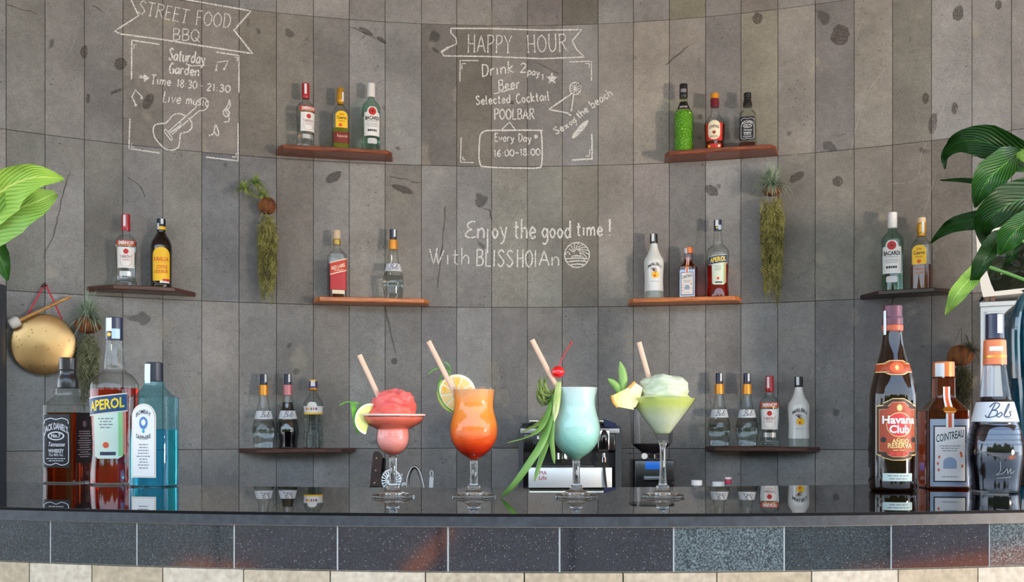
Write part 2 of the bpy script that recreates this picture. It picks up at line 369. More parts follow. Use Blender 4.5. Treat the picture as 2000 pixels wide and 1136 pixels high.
FONT = {
 'A': (6.4, '0,0 3.2,10 6.4,0|1.2,3.6 5.2,3.6'), 'B': (5.6, '.6,0 .6,10|~.6,10 4.6,9.4 4.2,6 .6,5.3|~.6,5.3 5,4.6 5,1 .6,0'), 'C': (5.6, '~5.4,8.6 3,10 .4,6 .8,1.6 3.2,0 5.6,1.4'),
 'D': (6, '.8,0 .8,10|~.2,10 4.4,9 5.8,5 4.2,.8 .2,0'), 'E': (5, '.6,10 .6,0|.2,10 4.8,10|.6,5.3 4,5.3|.2,0 5,0'), 'F': (4.8, '.6,10 .6,0|.2,10 4.8,10|.6,5.3 3.8,5.3|0,0 1.4,0'),
 'G': (6, '~5.2,8.8 3,10 .4,6 1,1.2 3.4,0 5.4,2|3.4,4.2 5.6,4.2 5.4,0'), 'H': (6.2, '.7,10 .7,0|5.5,10 5.5,0|.7,5 5.5,5|0,10 1.4,10|4.8,10 6.2,10|0,0 1.4,0|4.8,0 6.2,0'), 'I': (2.2, '1,10 1,0'),
 'L': (4.6, '.6,10 .6,0 4.8,0'), 'N': (6, '.5,0 .5,10 5.5,0 5.5,10'), 'O': (6.4, '~3.2,10 .4,7 .6,2.4 3.2,0 5.8,2.4 6,7 3.2,10'), 'P': (5.4, '.8,0 .8,10|~.2,10 4.6,9.6 5,6.6 3,5 .8,4.8|0,0 1.6,0'),
 'Q': (6.6, '~3.2,10 .4,7 .6,2.4 3.2,0 5.8,2.4 6,7 3.2,10|3.4,2.8 6.8,-.8'), 'R': (5.8, '.7,0 .7,10|~.2,10 4.6,9.6 4.8,6.4 .7,5.2|2.4,5.2 5.8,0|0,0 1.4,0'), 'S': (5.4, '~5,8.6 2.8,10 .5,8 2.8,5.4 5,2.6 2.6,0 .2,1.6'),
 'T': (6, '3,10 3,0|0,10 6,10|2,0 4,0'), 'U': (6.2, '~.7,10 .8,2.6 3,0 5.4,2.6 5.5,10|0,10 1.4,10|4.9,10 6.2,10'), 'W': (8.4, '0,9.4 2.4,0 4.6,10|3.8,9.4 5.2,0 8.6,8.6'), 'Y': (6, '0,10 3,5 6,10|3,5 3,0|2,0 4,0'),
 'a': (5.4, '~4.8,4.4 2.8,5.6 .4,3 1.8,.1 4.6,2.4|5,5.6 5,.6 5.8,0'), 'b': (5.2, '.5,10 .5,0|~.5,3 2.8,5.6 5,3 3,0 .5,1.2'), 'c': (4.8, '~4.6,4.6 2.6,5.6 .4,2.8 2.4,0 4.8,1.2'),
 'd': (5.6, '~4.8,4 2.6,5.6 .3,2.8 2.4,0 4.8,2|4.9,10 4.9,0'), 'e': (5, '~.4,2.8 4.6,3.4 2.6,5.8 .4,3 2.3,0 4.9,1.2'), 'g': (5.4, '~4.8,4 2.6,5.6 .3,3 2.4,.4 4.8,2.6|~4.9,5.6 4.9,-1.6 2.6,-3.6 .5,-3'),
 'h': (5.2, '.5,10 .5,0|~.5,3 2.8,5.6 4.6,4 4.6,0'), 'i': (2.2, '1,5.6 1,0'), 'j': (2.6, '~1.8,5.6 1.9,-2 .2,-3.6|1.8,7.6 1.8,8'), 'k': (5, '.5,10 .5,0|4.4,6 .6,2.8 4.8,0'), 'l': (2.4, '~1,10 .9,1.2 2.2,.1'),
 'm': (7.6, '.5,5.6 .5,0|~.5,3.4 2.2,5.6 3.6,4 3.6,0|~3.6,3.4 5.4,5.6 6.8,4 6.8,0'), 'n': (5.2, '.5,5.6 .5,0|~.5,3.4 2.8,5.6 4.6,4 4.6,0'), 'o': (5.2, '~2.6,5.6 .4,3 2.6,0 4.8,3 2.6,5.6'),
 'p': (5.2, '.5,5.6 .5,-3.6|~.5,3 2.8,5.6 5,3 3,0 .5,1.2'), 'r': (3.8, '.5,5.6 .5,0|~.5,3.2 2,5.4 3.8,5.2'), 's': (4, '~3.8,4.8 2,5.6 .5,4.2 3.4,2 1.8,0 .1,.9'), 't': (3.8, '~1.8,8.6 1.7,1.2 3.4,.1|.2,5.8 3.6,5.8'),
 'u': (5.2, '~.5,5.6 .6,1.4 2.4,0 4.6,2.2|4.7,5.6 4.7,0'), 'v': (4.8, '.2,5.6 2.4,0 4.8,5.6'), 'x': (4.6, '.2,5.6 4.4,0|4.4,5.6 .2,0'), 'y': (5, '.3,5.6 2.6,.6|~4.8,5.6 2.8,-1.4 .4,-3.4'),
 '0': (5.4, '~2.7,10 .4,7 .5,2.4 2.7,0 5,2.4 5,7 2.7,10'), '1': (2.6, '.2,8 1.6,10 1.6,0'), '2': (5, '~.4,8 2.6,10 4.6,7.6 2.4,3.4 .2,0|.2,0 5,.2'), '3': (5, '~.4,8.8 2.8,10 4.4,7.6 2,5.4|~2,5.4 5,3.4 3.2,.2 .2,1'),
 '6': (5, '~4.2,9.6 1.4,6.6 .5,2.6 2.6,0 4.8,2.4 2.8,4.8 .7,3'), '8': (5, '~2.5,5.4 .6,7.6 2.5,10 4.4,7.6 2.5,5.4 .3,2.6 2.5,0 4.8,2.6 2.5,5.4'), ':': (2.2, '1,5 1,5.8|1,1 1,1.8'), '-': (4.4, '.6,4.4 3.8,4.4'),
 '~': (5, '~.4,4 1.6,5 3.2,4 4.6,5'), '!': (2.2, '1,10 1,2.6|1,.2 1,.9'), ' ': (4, ''), "'": (1.6, '.8,10 .8,8')}
def layout(st, x0, y0, x1, y1, h, shear=0.0):
    gap = 1.5; tot = sum(FONT[ch][0] for ch in st) + gap * (len(st) - 1); L_ = math.hypot(x1 - x0, y1 - y0)
    ux, uy = (x1 - x0) / L_, (y1 - y0) / L_; sx = L_ / tot; sy = h / 10.0; pos = 0; out = []
    vx, vy = (-uy * -1, -ux)      # up direction in picture coordinates (y grows downwards)
    vx, vy = uy, -ux
    for ch in st:
        w_, d = FONT[ch]
        for sk in (d.split('|') if d else []):
            sm = sk[0] == '~'; q = [tuple(map(float, a.split(','))) for a in sk.lstrip('~').split()]
            if sm: q = catmull(q, 5)
            out.append([(x0 + ux * (pos + a + shear * b) * sx + vx * b * sy, y0 + uy * (pos + a + shear * b) * sx + vy * b * sy) for a, b in q])
        pos += w_ + gap
    return out
def M1(pts, sc, ox, oy): return [(x / sc + ox, y / sc + oy) for x, y in pts]
# left sign
A = lambda *p: M1(p, 3.444, 200, 0)
k = Chalk(); k.line(A((185, -14), (243, 108), (82, 210), (120, 230), (420, 270), (720, 318), (1010, 362), (885, 205), (1000, 75), (560, 0)), 4)
k.text('STREET', 269, 27, 366, 46, 26, 2.6); k.text('FOOD', 382, 48, 449, 55, 27, 2.6); k.text('BBQ', 337, 79, 389, 81, 23, 2.8)
k.mk('chalk banner with STREET FOOD BBQ')
k = Chalk()
for p in (((385, 300), (197, 272), (195, 535)), ((765, 352), (918, 375), (918, 625)), ((185, 800), (178, 1000), (385, 1030)), ((912, 830), (912, 1083), (697, 1057))): k.line(A(*p), 3.6)
for p in (((230, 303), (212, 303), (212, 330)), ((890, 385), (908, 388), (906, 415)), ((196, 960), (196, 990), (215, 990)), ((900, 1030), (898, 1056), (872, 1056))): k.line(A(*p), 2.6)
k.text('Saturday', 329, 117, 399, 126, 23, 4.2); k.text('Garden', 330, 143, 388, 149, 20, 4.2)
k.line(A((560, 430), (600, 445), (690, 440)), 3)
k.line([(272, 150), (284, 152)], 7); k.fill([(281, 144), (292, 153), (281, 161)])
k.text('Time', 294, 163, 333, 168, 17, 3.4); k.text('18:30', 345, 170, 384, 174, 15, 3); k.text('-', 390, 174, 396, 175, 14, 2.4); k.text('21:30', 403, 177, 449, 181, 14, 3.4)
k.text('Live', 317, 199, 352, 203, 20, 3.2, .12); k.text('music', 363, 203, 407, 208, 18, 3.2)
k.mk('chalk frame with Saturday Garden, times and Live music')
k = Chalk()
k.line(A((425, 830), (360, 838), (342, 870), (350, 920), (380, 962), (420, 1000), (470, 1010), (510, 990), (520, 945), (528, 900), (570, 888), (600, 860), (598, 820), (575, 795)), 3.6, True)
k.line(A((425, 830), (455, 800), (475, 775), (520, 765), (555, 780)), 3.6, True); k.line(A((445, 885), (630, 722)), 3); k.line(A((468, 905), (652, 745)), 3)
k.line(A((630, 722), (640, 680), (685, 660), (712, 700), (690, 740), (652, 745)), 3, True); k.line(A((420, 868), (418, 885), (458, 940), (466, 925), (425, 868)), 3, True); k.line(A((455, 895), (530, 840)), 4)
k.line(A((500, 838), (515, 820), (530, 835)), 2.6, True)
k.line(A((855, 672), (838, 720), (812, 755), (830, 785), (855, 765), (838, 735)), 3.4, True); k.line(A((855, 672), (858, 720), (830, 745), (848, 780), (850, 815), (818, 822)), 3, True)
k.line(A((715, 912), (745, 900), (762, 842), (782, 900), (768, 912), (755, 888)), 3.6, True); k.line(A((222, 715), (218, 690), (198, 655), (222, 605), (268, 655), (262, 668)), 3)
k.line(A((225, 700), (222, 716)), 6); k.line(A((258, 655), (270, 665)), 5)
k.line(A((762, 475), (775, 420), (845, 410), (822, 465)), 2.8); k.line(A((758, 475), (772, 470)), 5.5); k.line(A((812, 468), (826, 462)), 5.5)
k.mk('chalk guitar and music notes')
# middle sign
A = lambda *p: M1(p, 3.666, 840, 30)
k = Chalk(); k.line(A((150, 95), (430, 96), (800, 108), (1085, 104), (1018, 185), (1048, 245), (1105, 300), (800, 312), (420, 296), (100, 292), (80, 262), (130, 232), (190, 205), (185, 165), (148, 125), (150, 95)), 3.6)
k.line(A((78, 268), (100, 250), (130, 232)), 5.5)
k.text('HAPPY', 913, 102, 999, 103, 33, 3); k.text('HOUR', 1030, 103, 1107, 100, 33, 3); k.mk('chalk banner with HAPPY HOUR')
k = Chalk()
for p in (((345, 325), (215, 325), (213, 475)), ((1000, 335), (1155, 330), (1155, 470)), ((222, 875), (218, 1052), (312, 1055))): k.line(A(*p), 2.8)
k.line(A((1158, 850), (1160, 1028), (1015, 1037)), 4.4)
for p in (((255, 347), (228, 347), (228, 385)), ((1110, 347), (1140, 347), (1140, 380)), ((235, 1010), (235, 1035), (252, 1035)), ((1145, 960), (1143, 1005), (1115, 1010))): k.line(A(*p), 2.8)
k.text('Drink', 941, 150, 1003, 142, 23, 3.8, .1); k.text('2', 1016, 142, 1028, 142, 18, 3.6); k.text('pay', 1030, 146, 1053, 149, 15, 3); k.text('1', 1056, 156, 1063, 156, 11, 2.6)
st = [(1078 + (11.5 if i % 2 == 0 else 4.6) * math.sin(PI * i / 5), 154 - (11.5 if i % 2 == 0 else 4.6) * math.cos(PI * i / 5)) for i in range(10)]; k.fill(st); k.line(st, 2.4, closed=True)
k.text('Beer', 974, 178, 1015, 173, 21, 3.8, .1); k.line(A((455, 563), (520, 548), (600, 525)), 3)
k.text('Selected', 930, 205, 997, 201, 17, 3.6); k.text('Cocktail', 1009, 202, 1073, 196, 18, 3.6); k.text('POOLBAR', 965, 233, 1043, 233, 20, 3.6)
k.mk('chalk menu lines of the happy hour board')
k = Chalk(); k.line(A((510, 822), (568, 765), (612, 822)), 3)
k.line(A((400, 826), (770, 824), (795, 840), (802, 950), (798, 1070), (770, 1092), (690, 1095), (400, 1085), (358, 1060), (350, 980), (360, 860), (400, 826)), 4, True)
k.text('Every Day', 966, 276, 1037, 277, 15, 3.2); dd = [(1046.5 + 4 * math.cos(a * .8), 267 + 4 * math.sin(a * .8)) for a in range(8)]; k.fill(dd)
k.text('16:00~18:00', 965, 306, 1055, 303, 13, 3.2); k.mk('chalk box with Every Day and hours')
k = Chalk(); k.line(A((1015, 560), (850, 675), (985, 700), (1010, 720)), 4); k.line(A((1028, 570), (1010, 690)), 3.6)
ci = A(*[(1040 + 40 * math.cos(t * .4), 525 + 44 * math.sin(t * .4)) for t in range(16)]); k.line(ci, 3, closed=True)
for t in range(5): k.line(A((1040 - 32 * math.cos(t * .63), 525 - 36 * math.sin(t * .63)), (1040 + 32 * math.cos(t * .63), 525 + 36 * math.sin(t * .63))), 2)
el = [(1075 + 88 * math.cos(t * .39) * .66 - 20 * math.sin(t * .39) * .75, 816 - 88 * math.cos(t * .39) * .75 - 20 * math.sin(t * .39) * .66) for t in range(16)]; k.fill(A(*el))
k.line(A((1030, 730), (1052, 790)), 2.4)
k.text('Sex', 1086, 263, 1112, 249, 14, 3.4); k.text('on', 1114, 246, 1127, 238, 13, 2.8); k.text('the', 1131, 232, 1150, 217, 14, 3.4); k.text('beach', 1157, 212, 1197, 186, 16, 3.2)
k.mk('chalk cocktail glass with slanted writing')
k = Chalk(); B_ = lambda x, y: (x / 5 + 820, y / 5 + 400)
def T5(st, x0, y0, x1, y1, h, wd): a = B_(x0, y0); b = B_(x1, y1); k.text(st, a[0], a[1], b[0], b[1], h / 5, wd)
k.line([B_(540, 165), B_(500, 165), B_(465, 195), B_(480, 230), B_(510, 240)], 4, True); k.line([B_(510, 240), B_(465, 260), B_(445, 300), B_(490, 322), B_(550, 310)], 4, True)
T5('n', 560, 325, 632, 325, 170, 5); k.line([B_(662, 235), B_(660, 470)], 4.4); T5('o', 705, 325, 765, 325, 170, 5); T5('y', 782, 318, 850, 318, 190, 4.6)
T5('the', 920, 328, 1132, 328, 190, 5); T5('good', 1192, 322, 1475, 322, 165, 5); T5('time', 1530, 302, 1785, 302, 145, 5)
k.line([B_(1855, 140), B_(1855, 262)], 5.6); k.line([B_(1850, 292), B_(1852, 303)], 6)
T5('With', 95, 580, 485, 582, 160, 3.2); T5('BLISS', 548, 595, 910, 605, 160, 4); T5('HOI', 945, 602, 1140, 605, 160, 4); T5('An', 1165, 592, 1362, 592, 145, 4)
k.mk('chalk lettering Enjoy the good time with BLISS HOI An')
k = Chalk(); k.line([B_(1535 + 122 * math.cos(t * .26), 490 + 122 * math.sin(t * .26)) for t in range(24)], 3, closed=True)
for y, x0, x1 in ((497, 1480, 1580), (520, 1425, 1640), (548, 1432, 1640), (578, 1460, 1610)): k.line([B_(x0, y + 8), B_((x0 + x1) / 2, y), B_(x1, y + 6)], 3.2, True)
k.line([B_(1422, 492), B_(1428, 468), B_(1450, 462), B_(1470, 490)], 3, True)
for a0, L_ in ((-170, 90), (-150, 100), (-130, 105), (-110, 108), (-90, 108), (-70, 108), (-50, 108), (-30, 105), (-8, 100), (12, 90)):
    a = math.radians(a0); k.line([B_(1535 + 26 * math.cos(a), 465 + 22 * math.sin(a)), B_(1535 + .6 * L_ * math.cos(a + .25), 470 + .55 * L_ * math.sin(a + .25)), B_(1535 + 1.12 * L_ * math.cos(a + .5), 490 + 1.08 * L_ * math.sin(a + .5))], 2.4, True)
k.mk('chalk round wave emblem')
k = Chalk()   # scratches and faint rubbed lines
for p in (((152, 45), (140, 95), (110, 130), (92, 168)), ((1730, 360), (1790, 350), (1800, 300), (1830, 240), (1870, 140)), ((1660, 300), (1690, 190), (1735, 130)), ((500, 425), (560, 470), (575, 560), (560, 640)), ((1770, 500), (1800, 430), (1830, 330))):
    k.line(p, 1.1, True)
k.line([(1015, 420), (1013, 450)], 1.6); k.line([(1145, 640), (1150, 715)], 1.2); k.line([(1192, 640), (1196, 700)], 1.2)
FAINT = CHALK.copy(); FAINT.name = 'faint chalk'; FAINT.node_tree.nodes['Color Ramp'].color_ramp.elements[0].color = (0, 0, 0, 1); FAINT.node_tree.nodes['Color Ramp'].color_ramp.elements[1].color = (.4, .4, .4, 1); FAINT.node_tree.nodes['Color Ramp'].color_ramp.elements[1].position = .65
mk('chalk_drawing', k.g.v, k.g.f, FAINT, wall, smooth=0, label='faint white scratches on the stone', recalc=False)
# cracks
CRK = mat('dark crack line', c(84, 78, 72), .95)
g = G()
def crack(pts, wd=1.3, seed=0):
    r_ = random.Random(seed); q = densify(pts, 9); q = [(x + r_.uniform(-1.6, 1.6), y + r_.uniform(-1.5, 1.5)) for x, y in q]
    v = []
    for a, b in ribbon2d(q, wd, .5):
        for z in (a, b): v.append(wall_pt(*wall_sz(*z), .0022))
    g.add(v, [[i * 2, i * 2 + 1, i * 2 + 3, i * 2 + 2] for i in range(len(q) - 1)])
for i, p in enumerate((((136, 335), (122, 380), (112, 425), (106, 455), (90, 490), (84, 505)), ((685, 52), (705, 62), (722, 70), (742, 80), (753, 84)), ((870, 400), (868, 430), (864, 470), (862, 500), (855, 560)),
    ((935, 402), (957, 412), (962, 430)), ((754, 520), (760, 560), (752, 600), (772, 690)), ((1045, 120), (1075, 135), (1090, 145)), ((180, 10), (205, 25)), ((12, 10), (40, 18), (72, 26)),
    ((250, 345), (270, 360), (284, 385)), ((1300, 128), (1345, 90)), ((760, 345), (790, 350), (820, 358)))): crack(p, 1.3, i)
g.mk('crack_lines', CRK, wall, kind='stuff', smooth=0, recalc=False, label='dark hairline cracks across the stone')

# mineral stains with their own shapes
def stain_mat(name, col, a0, a1, sc):
    m = CHALK.copy(); m.name = name; m.node_tree.nodes['Principled BSDF'].inputs['Base Color'].default_value = col; r = m.node_tree.nodes['Color Ramp'].color_ramp
    r.elements[0].color = (a0,) * 3 + (1,); r.elements[1].color = (a1,) * 3 + (1,); m.node_tree.nodes['Noise Texture'].inputs['Scale'].default_value = sc; return m
KN = stain_mat('dark stone knot', c(84, 76, 72), .05, .55, 220); BL = stain_mat('pale mineral bloom', c(176, 172, 160), .02, .34, 45)
def stains(lst, m, label, jag):
    g = G()
    for i, (x, y, rx, ry, an) in enumerate(lst):
        r_ = random.Random(i * 7 + 1); n = 18; ca, sa = math.cos(math.radians(an)), math.sin(math.radians(an)); v = [wall_pt(*wall_sz(x, y), .0018)]; off = 1.0
        for j in range(n):
            t = 2 * PI * j / n; off = .6 * off + .4 * r_.uniform(1 - jag, 1 + jag); a, b = rx * off * math.cos(t), ry * off * math.sin(t); v.append(wall_pt(*wall_sz(x + a * ca - b * sa, y + a * sa + b * ca), .0018))
        g.add(v, [[0, j + 1, (j + 1) % n + 1] for j in range(n)])
    g.mk('stone_stains', m, wall, kind='stuff', smooth=0, recalc=False, label=label)
stains([(1641, 68, 18, 21, 20), (1872, 26, 11, 16, 20), (1480, 36, 9, 12, 0), (1636, 355, 10, 10, 0), (1556, 346, 17, 8, -30), (1822, 240, 8, 18, 10), (1808, 192, 7, 11, 0), (1950, 10, 7, 9, 0), (652, 346, 17, 9, -25), (290, 198, 9, 16, 25), (235, 124, 14, 11, 0), (164, 102, 8, 13, 10), (228, 178, 12, 3, -20), (172, 192, 4, 9, 0), (787, 370, 22, 7, 20), (1390, 372, 14, 9, 30), (770, 705, 6, 7, 0), (850, 98, 9, 3, 40), (1130, 165, 5, 4, 0), (1000, 200, 4, 4, 0), (715, 62, 16, 5, 30), (745, 78, 12, 4, 35), (1865, 210, 6, 12, 10)], KN, 'dark knots and stains in the stone', .3)
stains([(600, 705, 14, 22, 15), (645, 740, 12, 8, 40), (962, 730, 13, 40, -15), (980, 780, 14, 18, 0), (296, 610, 22, 10, 30), (322, 640, 14, 18, 20), (380, 768, 12, 30, 10), (395, 800, 12, 20, 0), (1545, 520, 20, 14, 40), (1610, 545, 26, 16, 30), (700, 940, 30, 12, 0), (770, 380, 24, 12, 30), (845, 90, 8, 10, 0), (1690, 490, 14, 26, 20), (135, 298, 20, 14, 0), (150, 320, 12, 12, 0), (240, 650, 10, 22, 0), (1345, 70, 30, 16, 0), (960, 45, 10, 30, -15), (1560, 300, 24, 16, 40), (70, 915, 26, 6, 0), (1670, 620, 10, 16, 0), (545, 770, 16, 20, 0), (735, 700, 18, 8, 20), (1230, 560, 16, 20, 0)], BL, 'pale mineral blooms on the stone', .5)
# ---------------------------------------------------------------- bar counter
fyc = lambda x: 1.307 + .169 * (x - .087) ** 2
byc = lambda x: 1.865 + .192 * (x + .05) ** 2
def strip_solid(x0, x1, n, yf, yb, z0, z1):
    v = []; f = []
    for i in range(n + 1):
        x = x0 + (x1 - x0) * i / n; v += [(x, yf(x), z0), (x, yf(x), z1), (x, yb(x), z0), (x, yb(x), z1)]
    for i in range(n):
        a = i * 4; f += [[a, a + 4, a + 5, a + 1], [a + 2, a + 3, a + 7, a + 6], [a + 1, a + 5, a + 7, a + 3], [a, a + 2, a + 6, a + 4]]
    return v, f + [[0, 1, 3, 2], [n * 4, n * 4 + 2, n * 4 + 3, n * 4 + 1]]
counter = thing('bar_counter', 'long curved bar counter with a polished black top, dark speckled tiles and pale stone front', 'bar counter', (0, 1.5, 0))
def loc_(v, o=(0, 1.5, 0)): return [(p[0] - o[0], p[1] - o[1], p[2] - o[2]) for p in v]
blk = mat('polished black granite', c(14, 14, 15), .012, ior=1.75, spec=.5)
v, f = strip_solid(-1.75, 1.75, 90, lambda x: fyc(x) + .0018, byc, TOP - .004, TOP)
mk('countertop', loc_(v), f, blk, counter, smooth=30)
v, f = strip_solid(-1.75, 1.75, 90, lambda x: fyc(x) + .0008, lambda x: fyc(x) + .0022, TOP - .0042, TOP - .0003)
mk('arris', loc_(v), f, mat('matt black arris', c(8, 8, 10), .6, spec=.1), counter, smooth=30)
edge = noise_mat('honed slab edge', c(42, 48, 56), c(26, 31, 38), 90, .45, detail=3)
v, f = strip_solid(-1.75, 1.75, 90, fyc, lambda x: byc(x), TOP - .0175, TOP - .004)
mk('slab_edge', loc_(v), f, edge, counter, smooth=30, label='blue grey honed edge of the slab')
def spk(name, c1, c2, sp_):
    m = noise_mat(name, c2, c1, 420, .07, detail=6, pos=(.42, .72)); t = m.node_tree; b = t.nodes['Principled BSDF']
    tc = t.nodes.new('ShaderNodeTexCoord'); vo = t.nodes.new('ShaderNodeTexVoronoi'); vo.inputs['Scale'].default_value = 210
    r = t.nodes.new('ShaderNodeValToRGB'); r.color_ramp.elements[0].position = .03; r.color_ramp.elements[1].position = .16; r.color_ramp.elements[0].color = (sp_,) * 3 + (1,); r.color_ramp.elements[1].color = (0, 0, 0, 1)
    x = t.nodes.new('ShaderNodeMix'); x.data_type = 'RGBA'; x.blend_type = 'ADD'; x.inputs['Factor'].default_value = 1
    old = b.inputs['Base Color'].links[0].from_socket
    t.links.new(tc.outputs['Object'], vo.inputs['Vector']); t.links.new(vo.outputs['Distance'], r.inputs[0]); t.links.new(old, x.inputs['A']); t.links.new(r.outputs[0], x.inputs['B']); t.links.new(x.outputs['Result'], b.inputs['Base Color'])
    b.inputs['Coat Weight'].default_value = 0; b.inputs['Specular IOR Level'].default_value = .42; return m
GT = [spk('dark blue green speckled granite', c(44, 60, 66), c(4, 9, 11), .22), spk('black speckled granite', c(40, 40, 54), c(4, 4, 8), .3), spk('grey speckled granite', c(104, 118, 122), c(26, 36, 40), .25)]
white_g = mat('white tile grout', c(205, 205, 200), .9)
joints = [-160, -20 - 50, 98, 267, 457, 659, 875, 1093, 1316, 1532, 1741, 1933, 2110, 2280]
kinds = [0, 0, 0, 0, 1, 1, 1, 1, 2, 0, 1, 2, 2]
def front_x(px, off):
    x = (px - 1000) / F * 1.33
    for _ in range(12): x = (px - 1000) / F * (fyc(x) + off)
    return x
zt, zb = TOP - .0178, TOP - .0178 - .0598
for i in range(len(joints) - 1):
    x0, x1 = front_x(joints[i], .007) + .0011, front_x(joints[i + 1], .007) - .0011
    v, f = strip_solid(x0, x1, 8, lambda x: fyc(x) + .007, lambda x: fyc(x) + .017, zb + .0006, zt - .001)
    mk('front_tile', loc_(v), f, GT[kinds[i]], counter, smooth=20)
v, f = strip_solid(-1.72, 1.72, 90, lambda x: fyc(x) + .0082, lambda x: fyc(x) + .02, zb, zt)
mk('grout', loc_(v), f, white_g, counter, smooth=30)
SAND = noise_mat('pale sandstone', c(178, 164, 142), c(148, 136, 116), 120, .85, detail=5, bump=.5, pos=(.3, .7))
SAND2 = noise_mat('pale sandstone yellow', c(172, 156, 132), c(142, 130, 108), 100, .85, detail=5, bump=.5, pos=(.3, .7))
SAND3 = noise_mat('pale sandstone light', c(188, 178, 160), c(162, 150, 132), 110, .85, detail=5, bump=.5, pos=(.3, .7))
js = [-220, -20, 58, 180, 318, 476, 645, 831, 1024, 1217, 1400, 1585, 1754, 1910, 2060, 2250]
for i in range(len(js) - 1):
    x0, x1 = front_x(js[i], .004) + .0008, front_x(js[i + 1], .004) - .0008
    dz = rt.uniform(0, .001)
    for rr_ in range(5):
        zt2 = zb - .0008 - rr_ * .205
        v, f = strip_solid(x0, x1, 6, lambda x: fyc(x) + .003 + dz, lambda x: fyc(x) + .02, zt2 - .2035, zt2)
        mk('facing_stone', loc_(v), f, (SAND, SAND2, SAND3)[(i * 7 + rr_ * 3 + i // 3) % 3], counter, smooth=20)
v, f = strip_solid(-1.7, 1.7, 90, lambda x: fyc(x) + .012, lambda x: fyc(x) + .14, 0, TOP - .018)
mk('counter_body', loc_(v), f, grout, counter, smooth=30)
# ---------------------------------------------------------------- shelves
def wood_mat(name, c1, c2): return noise_mat(name, c1, c2, 9, .38, detail=5, stretch=(2, 14, 14), coat=.25)
W_RED = wood_mat('reddish brown shelf wood', c(150, 78, 42), c(98, 46, 24)); W_OR = wood_mat('orange brown shelf wood', c(222, 134, 66), c(182, 98, 46)); W_DK = wood_mat('dark brown shelf wood', c(96, 56, 40), c(62, 36, 26))
W_GR = wood_mat('near black brown shelf wood', c(58, 36, 30), c(38, 25, 22))
SHELF = {}
def shelf(key, x0, x1, px, py, m, label, depth=.125, th=.018, cut=.05, rnd=False, group='wooden bottle shelves on the stone wall'):
    Yb = wallY(px, .07); z = ZC + (HZ - py) / F * Yb
    sa, sb = wall_sz(x0, py)[0], wall_sz(x1, py)[0]; sm = (sa + sb) / 2; half = (sb - sa) / 2; org = wall_pt(sm, z - th)
    t = thing('wall_shelf', label, 'shelf', org, -sm / RW, group)
    # local frame: x along the wall, y towards the wall
    n = 12; back = []
    for i in range(n + 1):
        u = -half + 2 * half * i / n; back.append((RW * math.sin(u / RW), RW * math.cos(u / RW) - RW - .0015))
    if rnd:
        fr = [(half - .004, -depth * .35), (half - .010, -depth * .75), (half - .03, -depth), (-half + .03, -depth), (-half + .010, -depth * .75), (-half + .004, -depth * .35)]
    else: fr = [(half - cut * .5, -depth * .55), (half - cut, -depth), (-half + cut, -depth), (-half + cut * .5, -depth * .55)]
    poly = back + fr; k = len(poly); b = .003; cx = 0; cy = -depth / 2
    def sh(q, d): return (q[0] - math.copysign(min(d, abs(q[0])), q[0]), q[1] + (d if q[1] < cy else -d * 0))
    rows = [[(*sh(q, b), 0) for q in poly], [(*q, b) for q in poly], [(*q, th - b) for q in poly], [(*sh(q, b), th) for q in poly]]
    v = [p for r in rows for p in r]; f = [[r * k + i, r * k + (i + 1) % k, (r + 1) * k + (i + 1) % k, (r + 1) * k + i] for r in range(3) for i in range(k)]
    mk('plank', v, f + [[i for i in range(k)][::-1], [3 * k + i for i in range(k)]], m, t, smooth=25)
    SHELF[key] = z; return t
shelf('tl', 540, 767, 655, 294, W_RED, 'reddish brown shelf high on the left under the red-capped, yellow-labelled and white-capped bottles', rnd=True)
shelf('tr', 1298, 1520, 1400, 295, W_RED, 'reddish brown shelf high on the right under the bright green bottle', rnd=True)
shelf('ml', 170, 382, 276, 561, W_DK, 'dark brown pointed shelf above the gong carrying two bottles', cut=.09)
shelf('mcl', 612, 838, 725, 584, W_OR, 'orange brown shelf left of the lower chalk lettering', rnd=True)
shelf('mcr', 1227, 1449, 1337, 583, W_OR, 'orange brown shelf under the white, brown and orange-red bottles', rnd=True)
shelf('mr', 1680, 1872, 1775, 567, W_GR, 'very dark shelf at far right partly behind the plant leaves', cut=.08)
shelf('ll', 467, 695, 581, 875, W_DK, 'low dark brown shelf left of the pink cocktail', cut=.07)
shelf('lr', 1377, 1602, 1488, 872, W_DK, 'low dark brown shelf right of the pale green cocktail with four bottles', cut=.05)

# ---------------------------------------------------------------- bottles
_TX = {}
def text_mesh(st, bold=0.0):
    if (st, bold) in _TX: return _TX[(st, bold)]
    cu = bpy.data.curves.new('t', 'FONT'); cu.body = st; cu.size = 1; cu.resolution_u = 2; cu.offset = bold; cu.align_x = 'CENTER'
    o = bpy.data.objects.new('t', cu); COL.objects.link(o); dg = bpy.context.evaluated_depsgraph_get(); ev = o.evaluated_get(dg); me = ev.to_mesh()
    v = [(q.co.x, q.co.y) for q in me.vertices]; f = [tuple(p.vertices) for p in me.polygons]; ev.to_mesh_clear()
    bpy.data.objects.remove(o); bpy.data.curves.remove(cu)
    xs = [a for a, b in v]; ys = [b for a, b in v]; cx = (min(xs) + max(xs)) / 2; w_ = max(xs) - min(xs)
    h_ = .73
    v = [((a - cx) / h_, b / h_) for a, b in v]; _TX[(st, bold)] = (v, f, w_ / h_); return _TX[(st, bold)]
def dense(prof, sub=5):
    full = [(p[0], p[1], p[2] if len(p) > 2 and p[2] else p[1], p[3] if len(p) > 3 else 2.0) for p in prof]
    q = catmull(full, sub); out = []
    for r in q:
        if not out or r[0] > out[-1][0] + 1e-5: out.append(r)
        elif abs(r[0] - out[-1][0]) <= 1e-5: out.append((out[-1][0] + 1e-4,) + r[1:])
    return out
